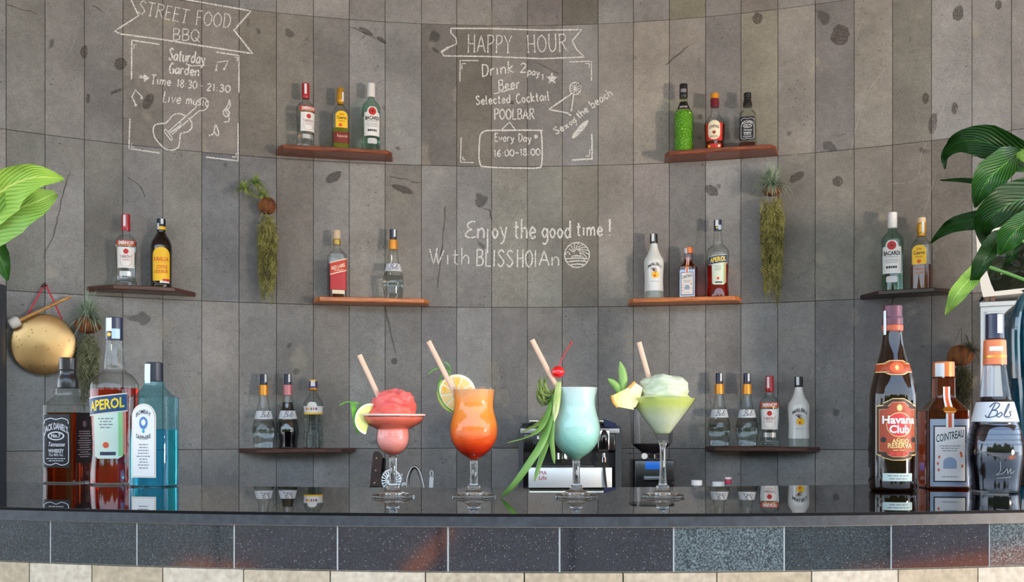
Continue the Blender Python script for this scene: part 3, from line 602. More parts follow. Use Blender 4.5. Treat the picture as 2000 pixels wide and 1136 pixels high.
class Bt:
    def __init__(s, label, loc, H, rz, prof, name='bottle', cat='bottle', group=None, n=40, pw=2.0):
        s.H = H; s.n = n; s.f2 = False; prof = [tuple(p) if len(p) > 3 else (p[0], p[1], p[2] if len(p) > 2 else p[1], pw) for p in prof]
        s.pr = dense(prof); s.pw = pw; s.root = thing(name, label, cat, loc, rz, group)
    def ring(s, z, off=0):
        p = s.pr; z = min(max(z, p[0][0]), p[-1][0])
        for a, b in zip(p, p[1:]):
            if z <= b[0]:
                t = (z - a[0]) / (b[0] - a[0]); r = [a[i] + (b[i] - a[i]) * t for i in range(4)]; break
        return (z * s.H, max(r[1] * s.H + off, 1e-4), max(r[2] * s.H + off, 1e-4), r[3])
    def seg(s, name, m, z0, z1, off=0.0, cb=True, ct=True, parent=None, label=None, round_=False):
        zs = [z0] + [r[0] for r in s.pr if z0 + .004 < r[0] < z1 - .004] + [z1]
        if round_ : rg = [(z, rx, ry, 2) for z, rx, ry, p in (s.ring(z, off) for z in zs)]
        else: rg = [s.ring(z, off) for z in zs]
        b = min(.0012, abs(rg[-1][1]) * .3)
        if ct: rg = rg[:-1] + [(rg[-1][0] - b, *rg[-1][1:]), (rg[-1][0], rg[-1][1] - b, rg[-1][2] - b, rg[-1][3])]
        return G().loft(rg, s.n, cb, ct).mk(name, m, parent or s.root, label=label)
    def sf(s, u, z, off, face=0):
        zz, rx, ry, p = s.ring(z)
        if face: rx, ry = ry, rx
        x = u * s.H
        if s.f2: p = 2.0
        if p < 2.6:
            t = x / rx; q = Vector(((rx + off) * math.sin(t), -(ry + off) * math.cos(t), z * s.H))
        else:
            k = min(abs(x / rx), .999); q = Vector((x, -(ry * (1 - k ** p) ** (1 / p) + off), z * s.H))
        if face: q = Vector((-q.y, q.x, q.z))
        return q
    def patch(s, name, m, rows, off=.0005, face=0, parent=None, nc=14, label=None):
        v = []; rows2 = []
        for a, b in zip(rows, rows[1:]):
            k = max(1, int(abs(b[0] - a[0]) / .03)); rows2 += [tuple(a[i] + (b[i] - a[i]) * t / k for i in range(3)) for t in range(k)]
        rows2.append(rows[-1])
        for z, l, r in rows2:
            sl = 0
            v += [s.sf(l + (r - l) * i / nc, z, off, face) for i in range(nc + 1)]
        w_ = nc + 1; f = [[j * w_ + i, j * w_ + i + 1, (j + 1) * w_ + i + 1, (j + 1) * w_ + i] for j in range(len(rows2) - 1) for i in range(nc)]
        return mk(name, v, f, m, parent or s.root, smooth=60, label=label, recalc=False)
    def rect(s, name, m, u0, u1, z0, z1, off=.0005, **k): return s.patch(name, m, [(z0, u0, u1), (z1, u0, u1)], off, **k)
    def slant(s, name, m, u0, u1, z0, z1, dz, off=.0005, face=0, parent=None, nc=14):
        v = []
        for j in range(5):
            for i in range(nc + 1):
                u = u0 + (u1 - u0) * i / nc; v.append(s.sf(u, z0 + (z1 - z0) * j / 4 + dz * i / nc, off, face))
        w_ = nc + 1; return mk(name, v, [[j * w_ + i, j * w_ + i + 1, (j + 1) * w_ + i + 1, (j + 1) * w_ + i] for j in range(4) for i in range(nc)], m, parent or s.root, smooth=60, recalc=False)
    def arch(s, name, m, u, hw, z0, z1, off=.0005, rise=None, both=False, sq=2.0, **k):
        rise = rise or hw; rows = []
        if both: rows += [(z0 + rise * (1 - math.cos(a)) * 1.0, u - hw * math.sin(a), u + hw * math.sin(a)) for a in (.15, .5, .85, 1.2, PI / 2)]
        else: rows.append((z0, u - hw, u + hw))
        rows.append((z1 - rise, u - hw, u + hw))
        rows += [(z1 - rise * (1 - math.sin(a)), u - hw * math.cos(a), u + hw * math.cos(a)) for a in (.3, .6, .85, 1.1, 1.3, 1.5)]
        return s.patch(name, m, rows, off, **k)
    def disc(s, name, m, u, z, r, off=.0008, rz=None, **k):
        rz = rz or r; return s.patch(name, m, [(z + rz * math.sin(a), u - r * math.cos(a), u + r * math.cos(a)) for a in (-1.5, -1.15, -.8, -.4, 0, .4, .8, 1.15, 1.5)], off, nc=8, **k)
    def txt(s, parts, h, u, z, m, width=None, off=.001, arc=0.0, dz=0.0, bold=.012, face=0, parent=None, name='lettering', shear=0):
        st = parts; v, f, w_ = text_mesh(st, bold); sx = h if not width else width / w_
        out = []
        for a, b in v:
            uu = a * sx + shear * b * h; k = uu / ((width or w_ * h) / 2 + 1e-9)
            out.append(s.sf(u + uu, z + b * h - arc * k * k + dz * k, off, face))
        return mk(name, out, f, m, parent or s.root, smooth=0, recalc=False)
    def lines(s, m, u, hw, z0, z1, n, off=.0009, face=0, parent=None, name='small_print', seed=1, th=.35):
        r_ = random.Random(seed); g = G()
        for i in range(n):
            z = z0 + (z1 - z0) * (i + .5) / n; h = (z1 - z0) / n * th; L_ = hw * r_.uniform(.6, 1); x = -L_
            while x < L_ - .002:
                e_ = min(L_, x + r_.uniform(.012, .03)); g.add([s.sf(u + x, z - h / 2, off, face), s.sf(u + e_, z - h / 2, off, face), s.sf(u + e_, z + h / 2, off, face), s.sf(u + x, z + h / 2, off, face)], [[0, 1, 2, 3]]); x = e_ + .005
        return g.mk(name, m, parent or s.root, smooth=0, recalc=False, kind='stuff')
    def script(s, strokes, wd, m, u, z, sc, shear=.3, off=.001, parent=None, name='lettering', rot=0.0):
        g = G()
        for st in strokes:
            pts = catmull(st, 5); pts = [(a + shear * b, b) for a, b in pts]; pts = [(a * math.cos(rot) - b * math.sin(rot), a * math.sin(rot) + b * math.cos(rot)) for a, b in pts]
            v = []
            for a, b in ribbon2d(pts, wd): v += [s.sf(u + a[0] * sc, z + a[1] * sc, off), s.sf(u + b[0] * sc, z + b[1] * sc, off)]
            g.add(v, [[i * 2, i * 2 + 1, i * 2 + 3, i * 2 + 2] for i in range(len(pts) - 1)])
        return g.mk(name, m, parent or s.root, smooth=0, recalc=False)
WH = mat('label white', c(236, 236, 234), .5); CRM = mat('label cream', c(238, 226, 196), .5); RD = mat('label red', c(196, 34, 34), .45); BK = mat('print black', c(24, 22, 26), .5); GY = mat('print grey', c(130, 132, 138), .6)
GD = mat('foil gold', c(214, 160, 60), .3, .7); YL = mat('label yellow', c(250, 200, 24), .45); NV = mat('navy blue', c(26, 34, 66), .35, coat=.3); STK = mat('tax stamp paper', c(226, 232, 236), .6); ORG = mat('print orange', c(226, 92, 44), .5)
CLR = thin_glass('clear bottle glass', (.93, .96, .95, 1), .22); GRN = thin_glass('green tinted glass', (.72, .90, .82, 1), .18)
BLKP = mat('black cap plastic', c(22, 22, 26), .3, coat=.3); WATER = mat('clear spirit', (.97, .98, .98, 1), 0.0, trans=1, ior=1.33)
def liquid(B, m, ztop, off=-.0022, z0=.012): return B.seg('liquid', m, z0, ztop, off)
def stamp(B, m, u, hw, z0, z1, off):
    B.f2 = True; o = B.rect('tax_stamp', m, u - hw, u + hw, z0, z1, off, nc=4); B.f2 = False; return o
def on_shelf(key, px, hpx, d=.062):
    Y = wallY(px, d); return Vector(((px - 1000) / F * Y, Y, SHELF[key] + .0002)), hpx * Y / F
def face_rz(p, turn=0.0): return math.atan2(-p[0], p[1]) * 1.0 + math.radians(turn)   # front (-y) turned to the camera axis, then by «turn»

def smirnoff(label, p, H, rz, grp=None, empty=.62):
    B = Bt(label, p, H, rz, [(0, .130), (.006, .139), (.06, .141), (.078, .127), (.2, .126), (.5, .139), (.6, .141), (.635, .135), (.68, .103), (.715, .062), (.74, .053), (.775, .052), (.785, .056), (1, .053)], group=grp)
    B.seg('glass_body', CLR, 0, .79); liquid(B, WATER, empty)
    B.seg('cap', mat('crimson cap', c(178, 24, 40), .3, coat=.4), .77, 1, .0008); stamp(B, STK, -.02, .016, .83, .985, .0014)
    l = B.rect('neck_label', mat('brick red label', c(196, 62, 40), .4), -.145, .145, .552, .625); B.rect('gold_edge', GD, -.145, .145, .548, .554, .0008, parent=l); B.txt('SMIRNOFF', .05, 0, .565, WH, width=.22, parent=l, bold=.03)
    l = B.rect('front_label', WH, -.125, .125, .245, .53)
    B.disc('crest', RD, 0, .47, .035, .0009, parent=l); B.txt('No.21', .03, 0, .38, BK, parent=l); B.txt('VODKA', .02, 0, .345, mat('print red', c(190, 50, 50), .5), parent=l)
    sh = [(-.085, .43), (-.06, .40), (-.02, .42), (0, .40), (.02, .42), (.06, .40), (.085, .43)]; B.script([[(a, b) for a, b in sh]], .006, mat('print red', c(190, 50, 50), .5), 0, 0, 1, 0, parent=l)
    B.script([[(-.07, .40), (-.075, .32), (-.05, .28), (0, .262), (.05, .28), (.075, .32), (.07, .40)]], .003, mat('print red', c(190, 50, 50), .5), 0, 0, 1, 0, parent=l)
    B.rect('lower_label', mat('silver label', c(190, 190, 188), .3, .6), -.09, .09, .135, .20); return B.root
def kahlua(label, p, H, rz):
    dk = mat('dark brown glass', c(22, 12, 10), .06, coat=.5)
    B = Bt(label, p, H, rz, [(0, .135), (.01, .143), (.05, .145), (.065, .139), (.085, .143), (.55, .147), (.63, .142), (.70, .118), (.76, .08), (.79, .066), (.80, .058), (.83, .057), (.84, .060), (1, .057)])
    B.seg('glass_body', dk, 0, .84); B.seg('cap', mat('deep blue cap', c(18, 30, 52), .3), .83, 1, .0006); B.rect('cap_band', YL, -.06, .09, .84, .885, .001); stamp(B, STK, .01, .018, .92, .995, .0012); stamp(B, STK, -.045, .016, .84, .93, .0016)
    l = B.arch('front_label', YL, 0, .128, .095, .575, rise=.11); o = mat('print orange red', c(222, 84, 24), .5)
    B.txt('KAHLUA', .062, 0, .375, o, width=.21, parent=l, bold=.02); B.txt('COFFEE', .05, .01, .27, o, width=.15, parent=l, bold=.02); B.txt('LIQUEUR', .05, 0, .205, o, width=.19, parent=l, bold=.02)
    B.lines(mat('print orange red', c(222, 84, 24), .5), 0, .10, .345, .36, 1, parent=l); B.rect('sticker', RD, .02, .12, .09, .125, .001); B.rect('sticker', WH, -.02, .12, .065, .095, .001); return B.root
def red_label(label, p, H, rz):
    B = Bt(label, p, H, rz, [(0, .12), (.01, .128), (.58, .128), (.63, .122), (.67, .098), (.71, .056), (.73, .048), (.78, .046), (.79, .053), (.9, .051), (1, .048)], pw=7)
    B.seg('glass_body', CLR, 0, .79); liquid(B, mat('dark red amber spirit', c(112, 14, 8), 0, trans=.75, ior=1.34), .50); be = mat('cork beige', c(214, 190, 158), .6)
    B.seg('cap', be, .87, 1, .001, round_=True); B.seg('cap_ring', mat('dull gold foil', c(186, 156, 84), .35, .5), .78, .865, .0012, round_=True)
    B.rect('lower_panel', mat('deep red panel', c(190, 16, 24), .3), -.118, .118, .115, .40, .0005)
    l = B.slant('slanted_label', CRM, -.122, .122, .325, .51, .07, .0008); B.slant('red_field', mat('label orange red', c(206, 60, 40), .45), -.122, .122, .34, .495, .07, .0011, parent=l); B.txt('RED LABEL', .05, 0, .43, CRM, width=.20, off=.0015, dz=.032, parent=l, bold=.02); B.lines(CRM, 0, .09, .38, .42, 2, .0014, parent=l)
    B.rect('cream_plate', CRM, -.09, .09, .055, .11, .0008); return B.root
def cuervo(label, p, H, rz, amber, band=True):
    B = Bt(label, p, H, rz, [(0, .125), (.01, .134), (.55, .134), (.60, .13), (.66, .10), (.71, .06), (.74, .052), (.78, .050), (.79, .056), (.9, .056), (.93, .053), (1, .051)], pw=4)
    B.seg('glass_body', CLR, 0, .77); liquid(B, amber, .34)
    B.seg('cap', mat('gold screw cap', c(206, 150, 36), .3, .4), .74, .93, .001, round_=True); B.seg('cap_top', mat('pinkish cap top', c(226, 196, 160), .5) if not band else GD, .925, 1, .0006, round_=True); stamp(B, STK, .03, .015, .78, .93, .002)
    l = B.arch('front_label', YL, 0, .094, .34, .605, rise=.075); r = mat('print brown red', c(150, 60, 20), .5); B.txt('Jose', .03, 0, .54, r, parent=l); B.txt('Cuervo', .05, 0, .475, BK, width=.15, parent=l, bold=.02); B.txt('TEQUILA', .018, 0, .435, r, parent=l); B.disc('seal', ORG, -.02 if band else 0, .38, .028, parent=l)
    if band: l = B.rect('lower_label', mat('oxblood label', c(122, 38, 30), .45), -.131, .131, .10, .275); B.txt('Especial', .045, .01, .19, mat('print pink', c(226, 180, 160), .5), width=.16, parent=l)
    else: B.lines(mat('print orange dull', c(190, 120, 60), .5), 0, .08, .2, .3, 2)
    return B.root
def bacardi(label, p, H, rz):
    B = Bt(label, p, H, rz, [(0, .125), (.008, .131), (.17, .130), (.20, .128), (.6, .131), (.66, .127), (.71, .10), (.75, .06), (.78, .048), (.80, .05), (.81, .055), (1, .054)])
    B.seg('glass_body', GRN, 0, .82); liquid(B, mat('faint green spirit', (.86, .97, .92, 1), 0, trans=1, ior=1.33), .50); B.seg('cap', mat('white cap', c(228, 226, 224), .4), .80, 1, .0006)
    l = B.patch('front_label', WH, [(.215, -.128, .128), (.55, -.128, .128), (.56, -.08, .08), (.60, -.07, .07), (.63, -.04, .04)]); B.disc('round_emblem', RD, 0, .565, .055, .0011, parent=l); B.disc('emblem_figure', BK, 0, .565, .02, .0014, rz=.009, parent=l)
    B.txt('BACARDI', .052, 0, .445, BK, width=.21, parent=l, bold=.03); B.txt('SUPERIOR', .02, 0, .415, GY, width=.15, parent=l); B.lines(GY, 0, .10, .34, .40, 3, parent=l); B.lines(BK, 0, .105, .275, .31, 1, parent=l, th=.8)
    B.patch('lower_sticker', mat('silver white label', c(208, 212, 212), .35), [(.10, -.05, .05), (.11, -.07, .07), (.165, -.07, .07), (.18, -.05, .05)]); return B.root
def midori(label, p, H, rz):
    B = Bt(label, p, H, rz, [(0, .128), (.01, .136), (.3, .138), (.52, .140), (.58, .132), (.65, .095), (.71, .068), (.78, .057), (.81, .055), (.82, .058), (1, .055)])
    gr = mat('melon green liqueur', c(110, 186, 12), .12, trans=.25, coat=1.0); t = gr.node_tree; v = t.nodes.new('ShaderNodeTexVoronoi'); v.inputs['Scale'].default_value = 120; tc = t.nodes.new('ShaderNodeTexCoord'); bp = t.nodes.new('ShaderNodeBump'); bp.inputs['Distance'].default_value = .006
    t.links.new(tc.outputs['Object'], v.inputs['Vector']); t.links.new(v.outputs['Distance'], bp.inputs['Height']); t.links.new(bp.outputs[0], t.nodes['Principled BSDF'].inputs['Normal']); t.links.new(bp.outputs[0], t.nodes['Principled BSDF'].inputs['Coat Normal'])
    B.seg('liquid', gr, .005, .60, -.0015); B.seg('glass_body', thin_glass('faint yellow green glass', (.86, .95, .72, 1), .4), 0, .82); B.seg('cap', BLKP, .80, 1, .0008)
    l = B.patch('collar_label', BK, [(.615, -.10, .10), (.66, -.085, .085), (.735, -.05, .05)]); B.txt('MIDORI', .03, 0, .635, WH, width=.11, parent=l); B.rect('cap_print', GY, -.04, .04, .87, .92, .0014); return B.root
def chivas(label, p, H, rz):
    B = Bt(label, p, H, rz, [(0, .150), (.01, .158), (.2, .166), (.40, .180), (.46, .180), (.52, .158), (.58, .115), (.63, .080), (.70, .068), (.77, .066), (.78, .072), (.9, .068), (1, .066)])
    B.seg('glass_body', CLR, 0, .79); liquid(B, mat('amber whisky', c(150, 58, 14), 0, trans=.9, ior=1.35), .47); B.seg('cap_skirt', mat('wine red foil', c(112, 16, 38), .35), .77, .91, .0006); B.seg('cap', mat('orange gold cap', c(228, 150, 40), .35, .3), .91, 1, .0008)
    l = B.patch('front_label', mat('scarlet label', c(200, 40, 28), .45), [(.155, -.15, .15), (.46, -.16, .16)]); B.arch('shield', CRM, 0, .105, .17, .50, .0009, rise=.10, both=True, parent=l); B.txt('CHIVAS', .05, 0, .37, BK, width=.17, off=.0014, arc=.02, parent=l, bold=.02); B.disc('emblem', mat('print brown red', c(150, 60, 20), .5), 0, .29, .028, .0013, parent=l); B.txt('REGAL', .035, 0, .205, mat('print brown red', c(150, 60, 20), .5), width=.14, off=.0014, parent=l)
    l = B.rect('lower_label', mat('scarlet label', c(200, 40, 28), .45), -.13, .13, .02, .10); B.disc('seal', YL, -.085, .06, .022, .0009, parent=l); B.disc('seal', CRM, .085, .06, .022, .0009, parent=l); return B.root
def jackd(label, p, H, rz, lv=.56):
    B = Bt(label, p, H, rz, [(0, .135), (.008, .144), (.565, .145), (.605, .142), (.635, .128), (.68, .088), (.70, .074), (.755, .072), (.76, .078), (.82, .076), (.87, .062), (.91, .062), (1, .064)], pw=7, n=56)
    B.seg('glass_body', CLR, 0, .76); liquid(B, mat('dark amber whiskey', c(140, 44, 6), 0, trans=.92, ior=1.36), lv)
    B.seg('cap_skirt', BLKP, .755, .90, .0006, round_=True); B.seg('cap', BLKP, .905, 1, .0008, round_=True)
    lb = mat('label black', c(20, 22, 30), .45); g = mat('label print white', c(214, 218, 222), .5)
    l = B.rect('front_label', lb, -.136, .118, .125, .545); B.script([[(-.10, .50), (-.05, .515), (0, .505), (.05, .515), (.10, .50), (.108, .47)], [(-.10, .50), (-.108, .47)], [(-.108, .40), (-.11, .2), (-.10, .16), (-.05, .145), (0, .16), (.05, .145), (.10, .16), (.11, .2), (.108, .40)]], .006, g, 0, 0, 1, 0, parent=l)
    B.txt("JACK DANIEL'S", .052, 0, .428, g, width=.208, arc=.035, parent=l, bold=.02); B.disc('oval_badge', g, 0, .375, .075, .0009, rz=.035, parent=l); B.disc('oval_field', lb, 0, .375, .062, .0011, rz=.026, parent=l); B.txt('No.7', .03, 0, .363, g, off=.0014, parent=l, bold=.03)
    B.txt('Tennessee', .036, 0, .292, g, width=.15, parent=l, shear=.3); B.txt('WHISKEY', .03, 0, .243, g, width=.14, parent=l, bold=.03); B.txt('75cl 40% Vol.', .022, 0, .215, g, width=.13, parent=l); B.lines(g, 0, .10, .17, .205, 2, parent=l)
    l = B.rect('side_label', lb, -.10, .125, .16, .56, face=1); B.disc('stamp', GY, 0, .47, .026, .0009, face=1, parent=l); B.lines(g, 0, .09, .2, .42, 12, face=1, parent=l)
    return B
def malibu(label, p, H, rz, grp=None):
    B = Bt(label, p, H, rz, [(0, .142), (.01, .150), (.1, .148), (.3, .141), (.5, .150), (.57, .150), (.62, .138), (.70, .092), (.78, .064), (.85, .054), (.86, .056), (1, .054)], group=grp)
    B.seg('glass_body', mat('milky white glass', c(226, 228, 226), .3, coat=.5), .12, .86, cb=True); B.seg('frosted_base', mat('frosted base glass', c(196, 208, 202), .25, trans=.6, ior=1.3, coat=.4), 0, .12, ct=False); B.seg('cap', BLKP, .85, 1, .0008); stamp(B, STK, -.02, .02, .88, .995, .0014)
    B.txt('MALIBU', .05, 0, .50, mat('print charcoal', c(60, 50, 50), .5), width=.21, arc=.045, bold=.015, name='arched_lettering'); l = B.disc('sun_emblem', YL, .01, .36, .058, .0006, rz=.05); B.disc('palm_trunk_mark', ORG, .0, .345, .02, .0009, parent=l)  # orange mark printed inside the yellow emblem
    for a in (-.9, -.3, .4, 1.0, 1.7, 2.4): B.script([[(0, 0), (.03 * math.cos(a), .03 * math.sin(a) + .012), (.055 * math.cos(a), .045 * math.sin(a))]], .009, mat('print brown', c(110, 50, 40), .5), -.02, .42, 1, 0, parent=l, name='palm_frond')
    B.lines(GY, 0, .08, .25, .27, 2, name='small_print'); return B.root
def cointreau(label, p, H, rz, zoomed=False):
    br = mat('amber brown glass', c(96, 34, 10), .03, trans=.55, ior=1.3, coat=.6)
    B = Bt(label, p, H, rz, [(0, .158), (.008, .166), (.56, .166), (.60, .162), (.65, .125), (.70, .085), (.73, .075), (.87, .073), (.88, .078), (1, .077)], pw=8, n=56)
    B.seg('glass_body', br, 0, .88); oc = mat('copper orange cap', c(212, 116, 58), .35, .3); B.seg('cap', oc, .88, 1, .0008, round_=True); stamp(B, STK, -.05, .035, .87, .985, .0018)
    fr = B.rect('label_frame', mat('silver blue foil', c(160, 172, 196), .25, .4), -.145, .145, .02, .545, .0006); B.rect('dark_line', BK, -.122, .122, .055, .495, .0009, parent=fr)
    l = B.rect('front_label', mat('warm white label', c(232, 226, 222), .5), -.112, .112, .065, .485, .0012)
    B.slant('name_band', WH, -.112, .112, .345, .42, .05, .0014, parent=l); B.txt('COINTREAU', .062, 0, .385, BK, width=.205, off=.0018, dz=.022, parent=l, bold=.01)
    B.lines(GY, 0, .085, .29, .345, 3, .0017, parent=l); B.arch('building_emblem', mat('pale blue print', c(150, 166, 190), .5), 0, .05, .16, .25, .0016, rise=.045, parent=l)
    for q, (a, b) in enumerate(((-.08, .25), (.085, .26), (-.09, .2), (.09, .18), (-.085, .15), (.08, .28))): B.disc('floral_mark', ORG, a, b, .008, .0016, rz=.012, parent=l)
    B.lines(GY, 0, .09, .09, .105, 1, .0017, parent=l)
    r_ = B.patch('ribbon', WH, [(.48, -.03, .03), (.60, -.03, .03), (.70, -.026, .026), (.80, -.026, .026)], .0016); B.patch('red_stripe', ORG, [(.48, -.013, .013), (.60, -.013, .013), (.70, -.011, .011), (.80, -.011, .011)], .0019, parent=r_); B.disc('seal', mat('amber seal', c(206, 120, 36), .3, .4), 0, .615, .05, .0026, rz=.028); return B
def aperol(label, p, H, rz, lv=.57):
    B = Bt(label, p, H, rz, [(0, .136), (.008, .142), (.1, .139), (.2, .130), (.34, .134), (.5, .142), (.58, .142), (.62, .130), (.655, .10), (.675, .070), (.69, .061), (.72, .060), (.8, .050), (.865, .046), (.87, .048), (1, .047)])
    B.seg('glass_body', CLR, 0, .87); liquid(B, mat('orange red aperitif', c(232, 40, 20), 0, trans=.93, ior=1.34), lv); B.seg('cap', NV, .865, 1, .0008); stamp(B, STK, -.018, .018, .915, .995, .0014); B.rect('cap_band', mat('pale blue foil', c(170, 200, 222), .4), 0, .045, .87, .93, .0014)
    sm = mat('cap emblem yellow', c(240, 196, 60), .4); B.disc('cap_emblem', sm, -.015, .895, .012, .0016)
    l = B.patch('front_label', mat('pale green label', c(220, 232, 214), .5), [(.155, -.06, .06), (.17, -.085, .085), (.43, -.092, .092)]); B.rect('green_edge', mat('label edge green', c(160, 214, 140), .5), .06, .085, .17, .43, .0008, parent=l); B.rect('red_edge', mat('label edge pink', c(230, 140, 120), .5), .085, .105, .18, .46, .0008, parent=l)
    B.lines(GY, -.01, .05, .33, .4, 4, parent=l); B.disc('crest', ORG, -.01, .235, .018, .001, parent=l); B.rect('blue_plate', NV, -.045, .045, .175, .195, .001, parent=l)
    bl = mat('label blue', c(26, 72, 122), .4); b = B.slant('name_band', CRM, -.135, .115, .405, .515, .03, .001); B.slant('band_field', bl, -.135, .113, .412, .508, .03, .0013, parent=b)
    v, f, w_ = text_mesh('APEROL', .03); B.txt('APEROL', .06, -.01, .448, mat('bright yellow print', c(252, 214, 40), .45), width=.21, off=.0018, dz=.014, parent=b, bold=.03); return B
def bols(label, p, H, rz, fill, neckfoil, lv, grp=None, body=None, sc_ink=NV):
    B = Bt(label, p, H, rz, [(0, .118), (.01, .127), (.08, .133), (.2, .148), (.27, .147), (.35, .133), (.38, .124), (.40, .122), (.50, .098), (.52, .088), (.60, .074), (.70, .060), (.71, .060), (.85, .056), (.86, .047), (1, .046)], group=grp)
    B.seg('glass_body', body or CLR, 0, .86)
    if fill: liquid(B, fill, lv)
    B.seg('neck_foil', neckfoil, .715, .855, .0006); B.seg('cap', NV, .86, 1, .0008); stamp(B, STK, .02, .014, .89, .995, .0014)
    g = G()
    for z in (.355, .325, .295, .27):
        q = B.ring(z); g.loft([(q[0] - .0016, q[1] + .0002, q[2] + .0002, 2), (q[0], q[1] + .0012, q[2] + .0012, 2), (q[0] + .0016, q[1] + .0002, q[2] + .0002, 2)], 40, False, False)
    g.mk('moulded_rings', body or CLR, B.root)
    l = B.patch('collar_label', mat('label pale grey', c(214, 220, 228), .5), [(.395, -.19, .19), (.505, -.15, .15)])
    S_ = [[(.15, 0), (.3, 1.0)], [(.0, .75), (.25, 1.05), (.6, .95), (.5, .6), (.2, .5)], [(.25, .5), (.6, .45), (.6, .1), (.1, -.02), (-.1, .15)], [(.85, .35), (.68, .12), (.85, 0), (1.02, .2), (.85, .38)], [(1.15, .1), (1.35, .9), (1.22, .9), (1.15, .3), (1.25, 0), (1.4, .1)], [(1.72, .4), (1.5, .38), (1.68, .15), (1.5, 0), (1.4, .06)]]
    B.script([[(a - .8, b) for a, b in s_] for s_ in S_], .07, sc_ink, 0, .42, .075, .35, parent=l); return B
FO = mat('orange gold foil', c(226, 152, 52), .35, .35); FP = mat('pink foil', c(206, 130, 136), .4, .2); INK = mat('near black liqueur', c(12, 8, 16), .05, coat=.6)
def place(fn, key, px, hpx, label, turn=0, **k):
    p, H = on_shelf(key, px, hpx); return fn(label, p, H, face_rz(p, turn), **k)
place(smirnoff, 'tl', 597, 128, 'red-capped vodka bottle with a white label turned right on the high left shelf', 20, empty=.2)
place(cuervo, 'tl', 665, 123, 'gold-capped tequila bottle with yellow arch label and oxblood band on the high left shelf', 8, amber=mat('pale yellow green spirit', c(196, 206, 60), 0, trans=.8, ior=1.33))
place(bacardi, 'tl', 725, 135, 'white-capped green tinted rum bottle, rightmost on the high left shelf', 8)
place(midori, 'tr', 1335, 135, 'bright melon green bottle with black neck on the high right shelf')
place(chivas, 'tr', 1396, 113, 'whisky bottle with scarlet label and orange gold cap on the high right shelf', -4)
place(lambda *a, **k: jackd(*a, **k).root, 'tr', 1460, 110, 'square black-labelled whiskey bottle at the right of the high right shelf', 0, lv=.1)
place(smirnoff, 'ml', 246, 141, 'red-capped vodka bottle on the dark shelf above the gong', 0)
place(kahlua, 'ml', 315, 136, 'dark brown bottle with yellow arched label beside the vodka on the shelf above the gong', 0)
place(red_label, 'mcl', 658, 133, 'square whisky bottle with slanted red label left of the lower chalk lettering', 10)
place(lambda *a, **k: bols(*a, **k).root, 'mcl', 768, 137, 'clear ringed bottle with pale collar label beside the slanted red label whisky', 0, fill=WATER, neckfoil=FO, lv=.33)
place(malibu, 'mcr', 1277, 128, 'milky white bottle with palm emblem on the orange brown shelf right of the chalk lettering', 6)
place(lambda *a, **k: cointreau(*a, **k).root, 'mcr', 1345, 100, 'small square brown bottle between the milky white and the tall orange-red bottle', -10)
place(lambda *a, **k: aperol(*a, **k).root, 'mcr', 1402, 152, 'tall half full orange red aperitif bottle, rightmost on the orange brown shelf', 5, lv=.42)
place(bacardi, 'mr', 1743, 154, 'white-capped rum bottle on the very dark shelf at far right', -4)
place(cuervo, 'mr', 1800, 141, 'tequila bottle with amber liquid beside the plant leaf on the far right shelf', -14, amber=mat('amber tequila', c(150, 66, 20), 0, trans=.8, ior=1.34), band=False)
place(lambda *a, **k: bols(*a, **k).root, 'll', 515, 145, 'clear ringed bottle with orange neck foil, leftmost on the low left shelf', 8, fill=WATER, neckfoil=FO, lv=.3)
place(lambda *a, **k: bols(*a, **k).root, 'll', 562, 145, 'ringed bottle of black liqueur with pink neck foil on the low left shelf', 0, fill=INK, neckfoil=FP, lv=.62, body=CLR)
place(lambda *a, **k: bols(*a, **k).root, 'lr', 1405, 143, 'clear ringed bottle, leftmost on the low right shelf', 4, fill=WATER, neckfoil=FO, lv=.3)
place(lambda *a, **k: bols(*a, **k).root, 'lr', 1459, 143, 'clear ringed bottle second from left on the low right shelf', 4, fill=WATER, neckfoil=FO, lv=.3)
place(smirnoff, 'lr', 1503, 138, 'red-capped vodka bottle on the low right shelf', 0)
place(malibu, 'lr', 1560, 137, 'milky white bottle with palm emblem at the right end of the low right shelf', 6)
# embossed clear bottle with a banded label
p, H = on_shelf('ll', 612, 134)
B = Bt('clear embossed bottle with a yellow edged white band, rightmost on the low left shelf', p, H, face_rz(p, -8), [(0, .135), (.01, .142), (.2, .142), (.23, .135), (.55, .132), (.62, .140), (.66, .138), (.70, .12), (.76, .08), (.80, .055), (.84, .05), (.86, .062), (1, .056)])
B.seg('glass_body', thin_glass('embossed clear glass', (.9, .95, .94, 1), .35, relief=130), 0, .86); liquid(B, WATER, .5)
B.seg('cap', mat('violet cap', c(78, 58, 110), .35), .87, 1, .0006); B.seg('cap_ring', FO, .84, .875, .001); stamp(B, STK, 0, .03, .9, .98, .0014); B.rect('cap_edge', YL, -.06, .06, .975, .995, .0016)
l = B.rect('band_label', WH, -.2, .2, .50, .61, .0008); B.rect('yellow_edge', YL, -.2, .2, .49, .515, .0011, parent=l); B.patch('label_crown', WH, [(.61, -.075, .075), (.65, -.06, .06), (.67, -.03, .03)], .0008, parent=l)
for q, u in enumerate((-.08, -.045, -.01, .025, .06)): B.disc('label_flower', (ORG, YL, GY, FP, mat('print violet', c(120, 80, 140), .5))[q], u, .57, .014, .0012, rz=.02, parent=l)
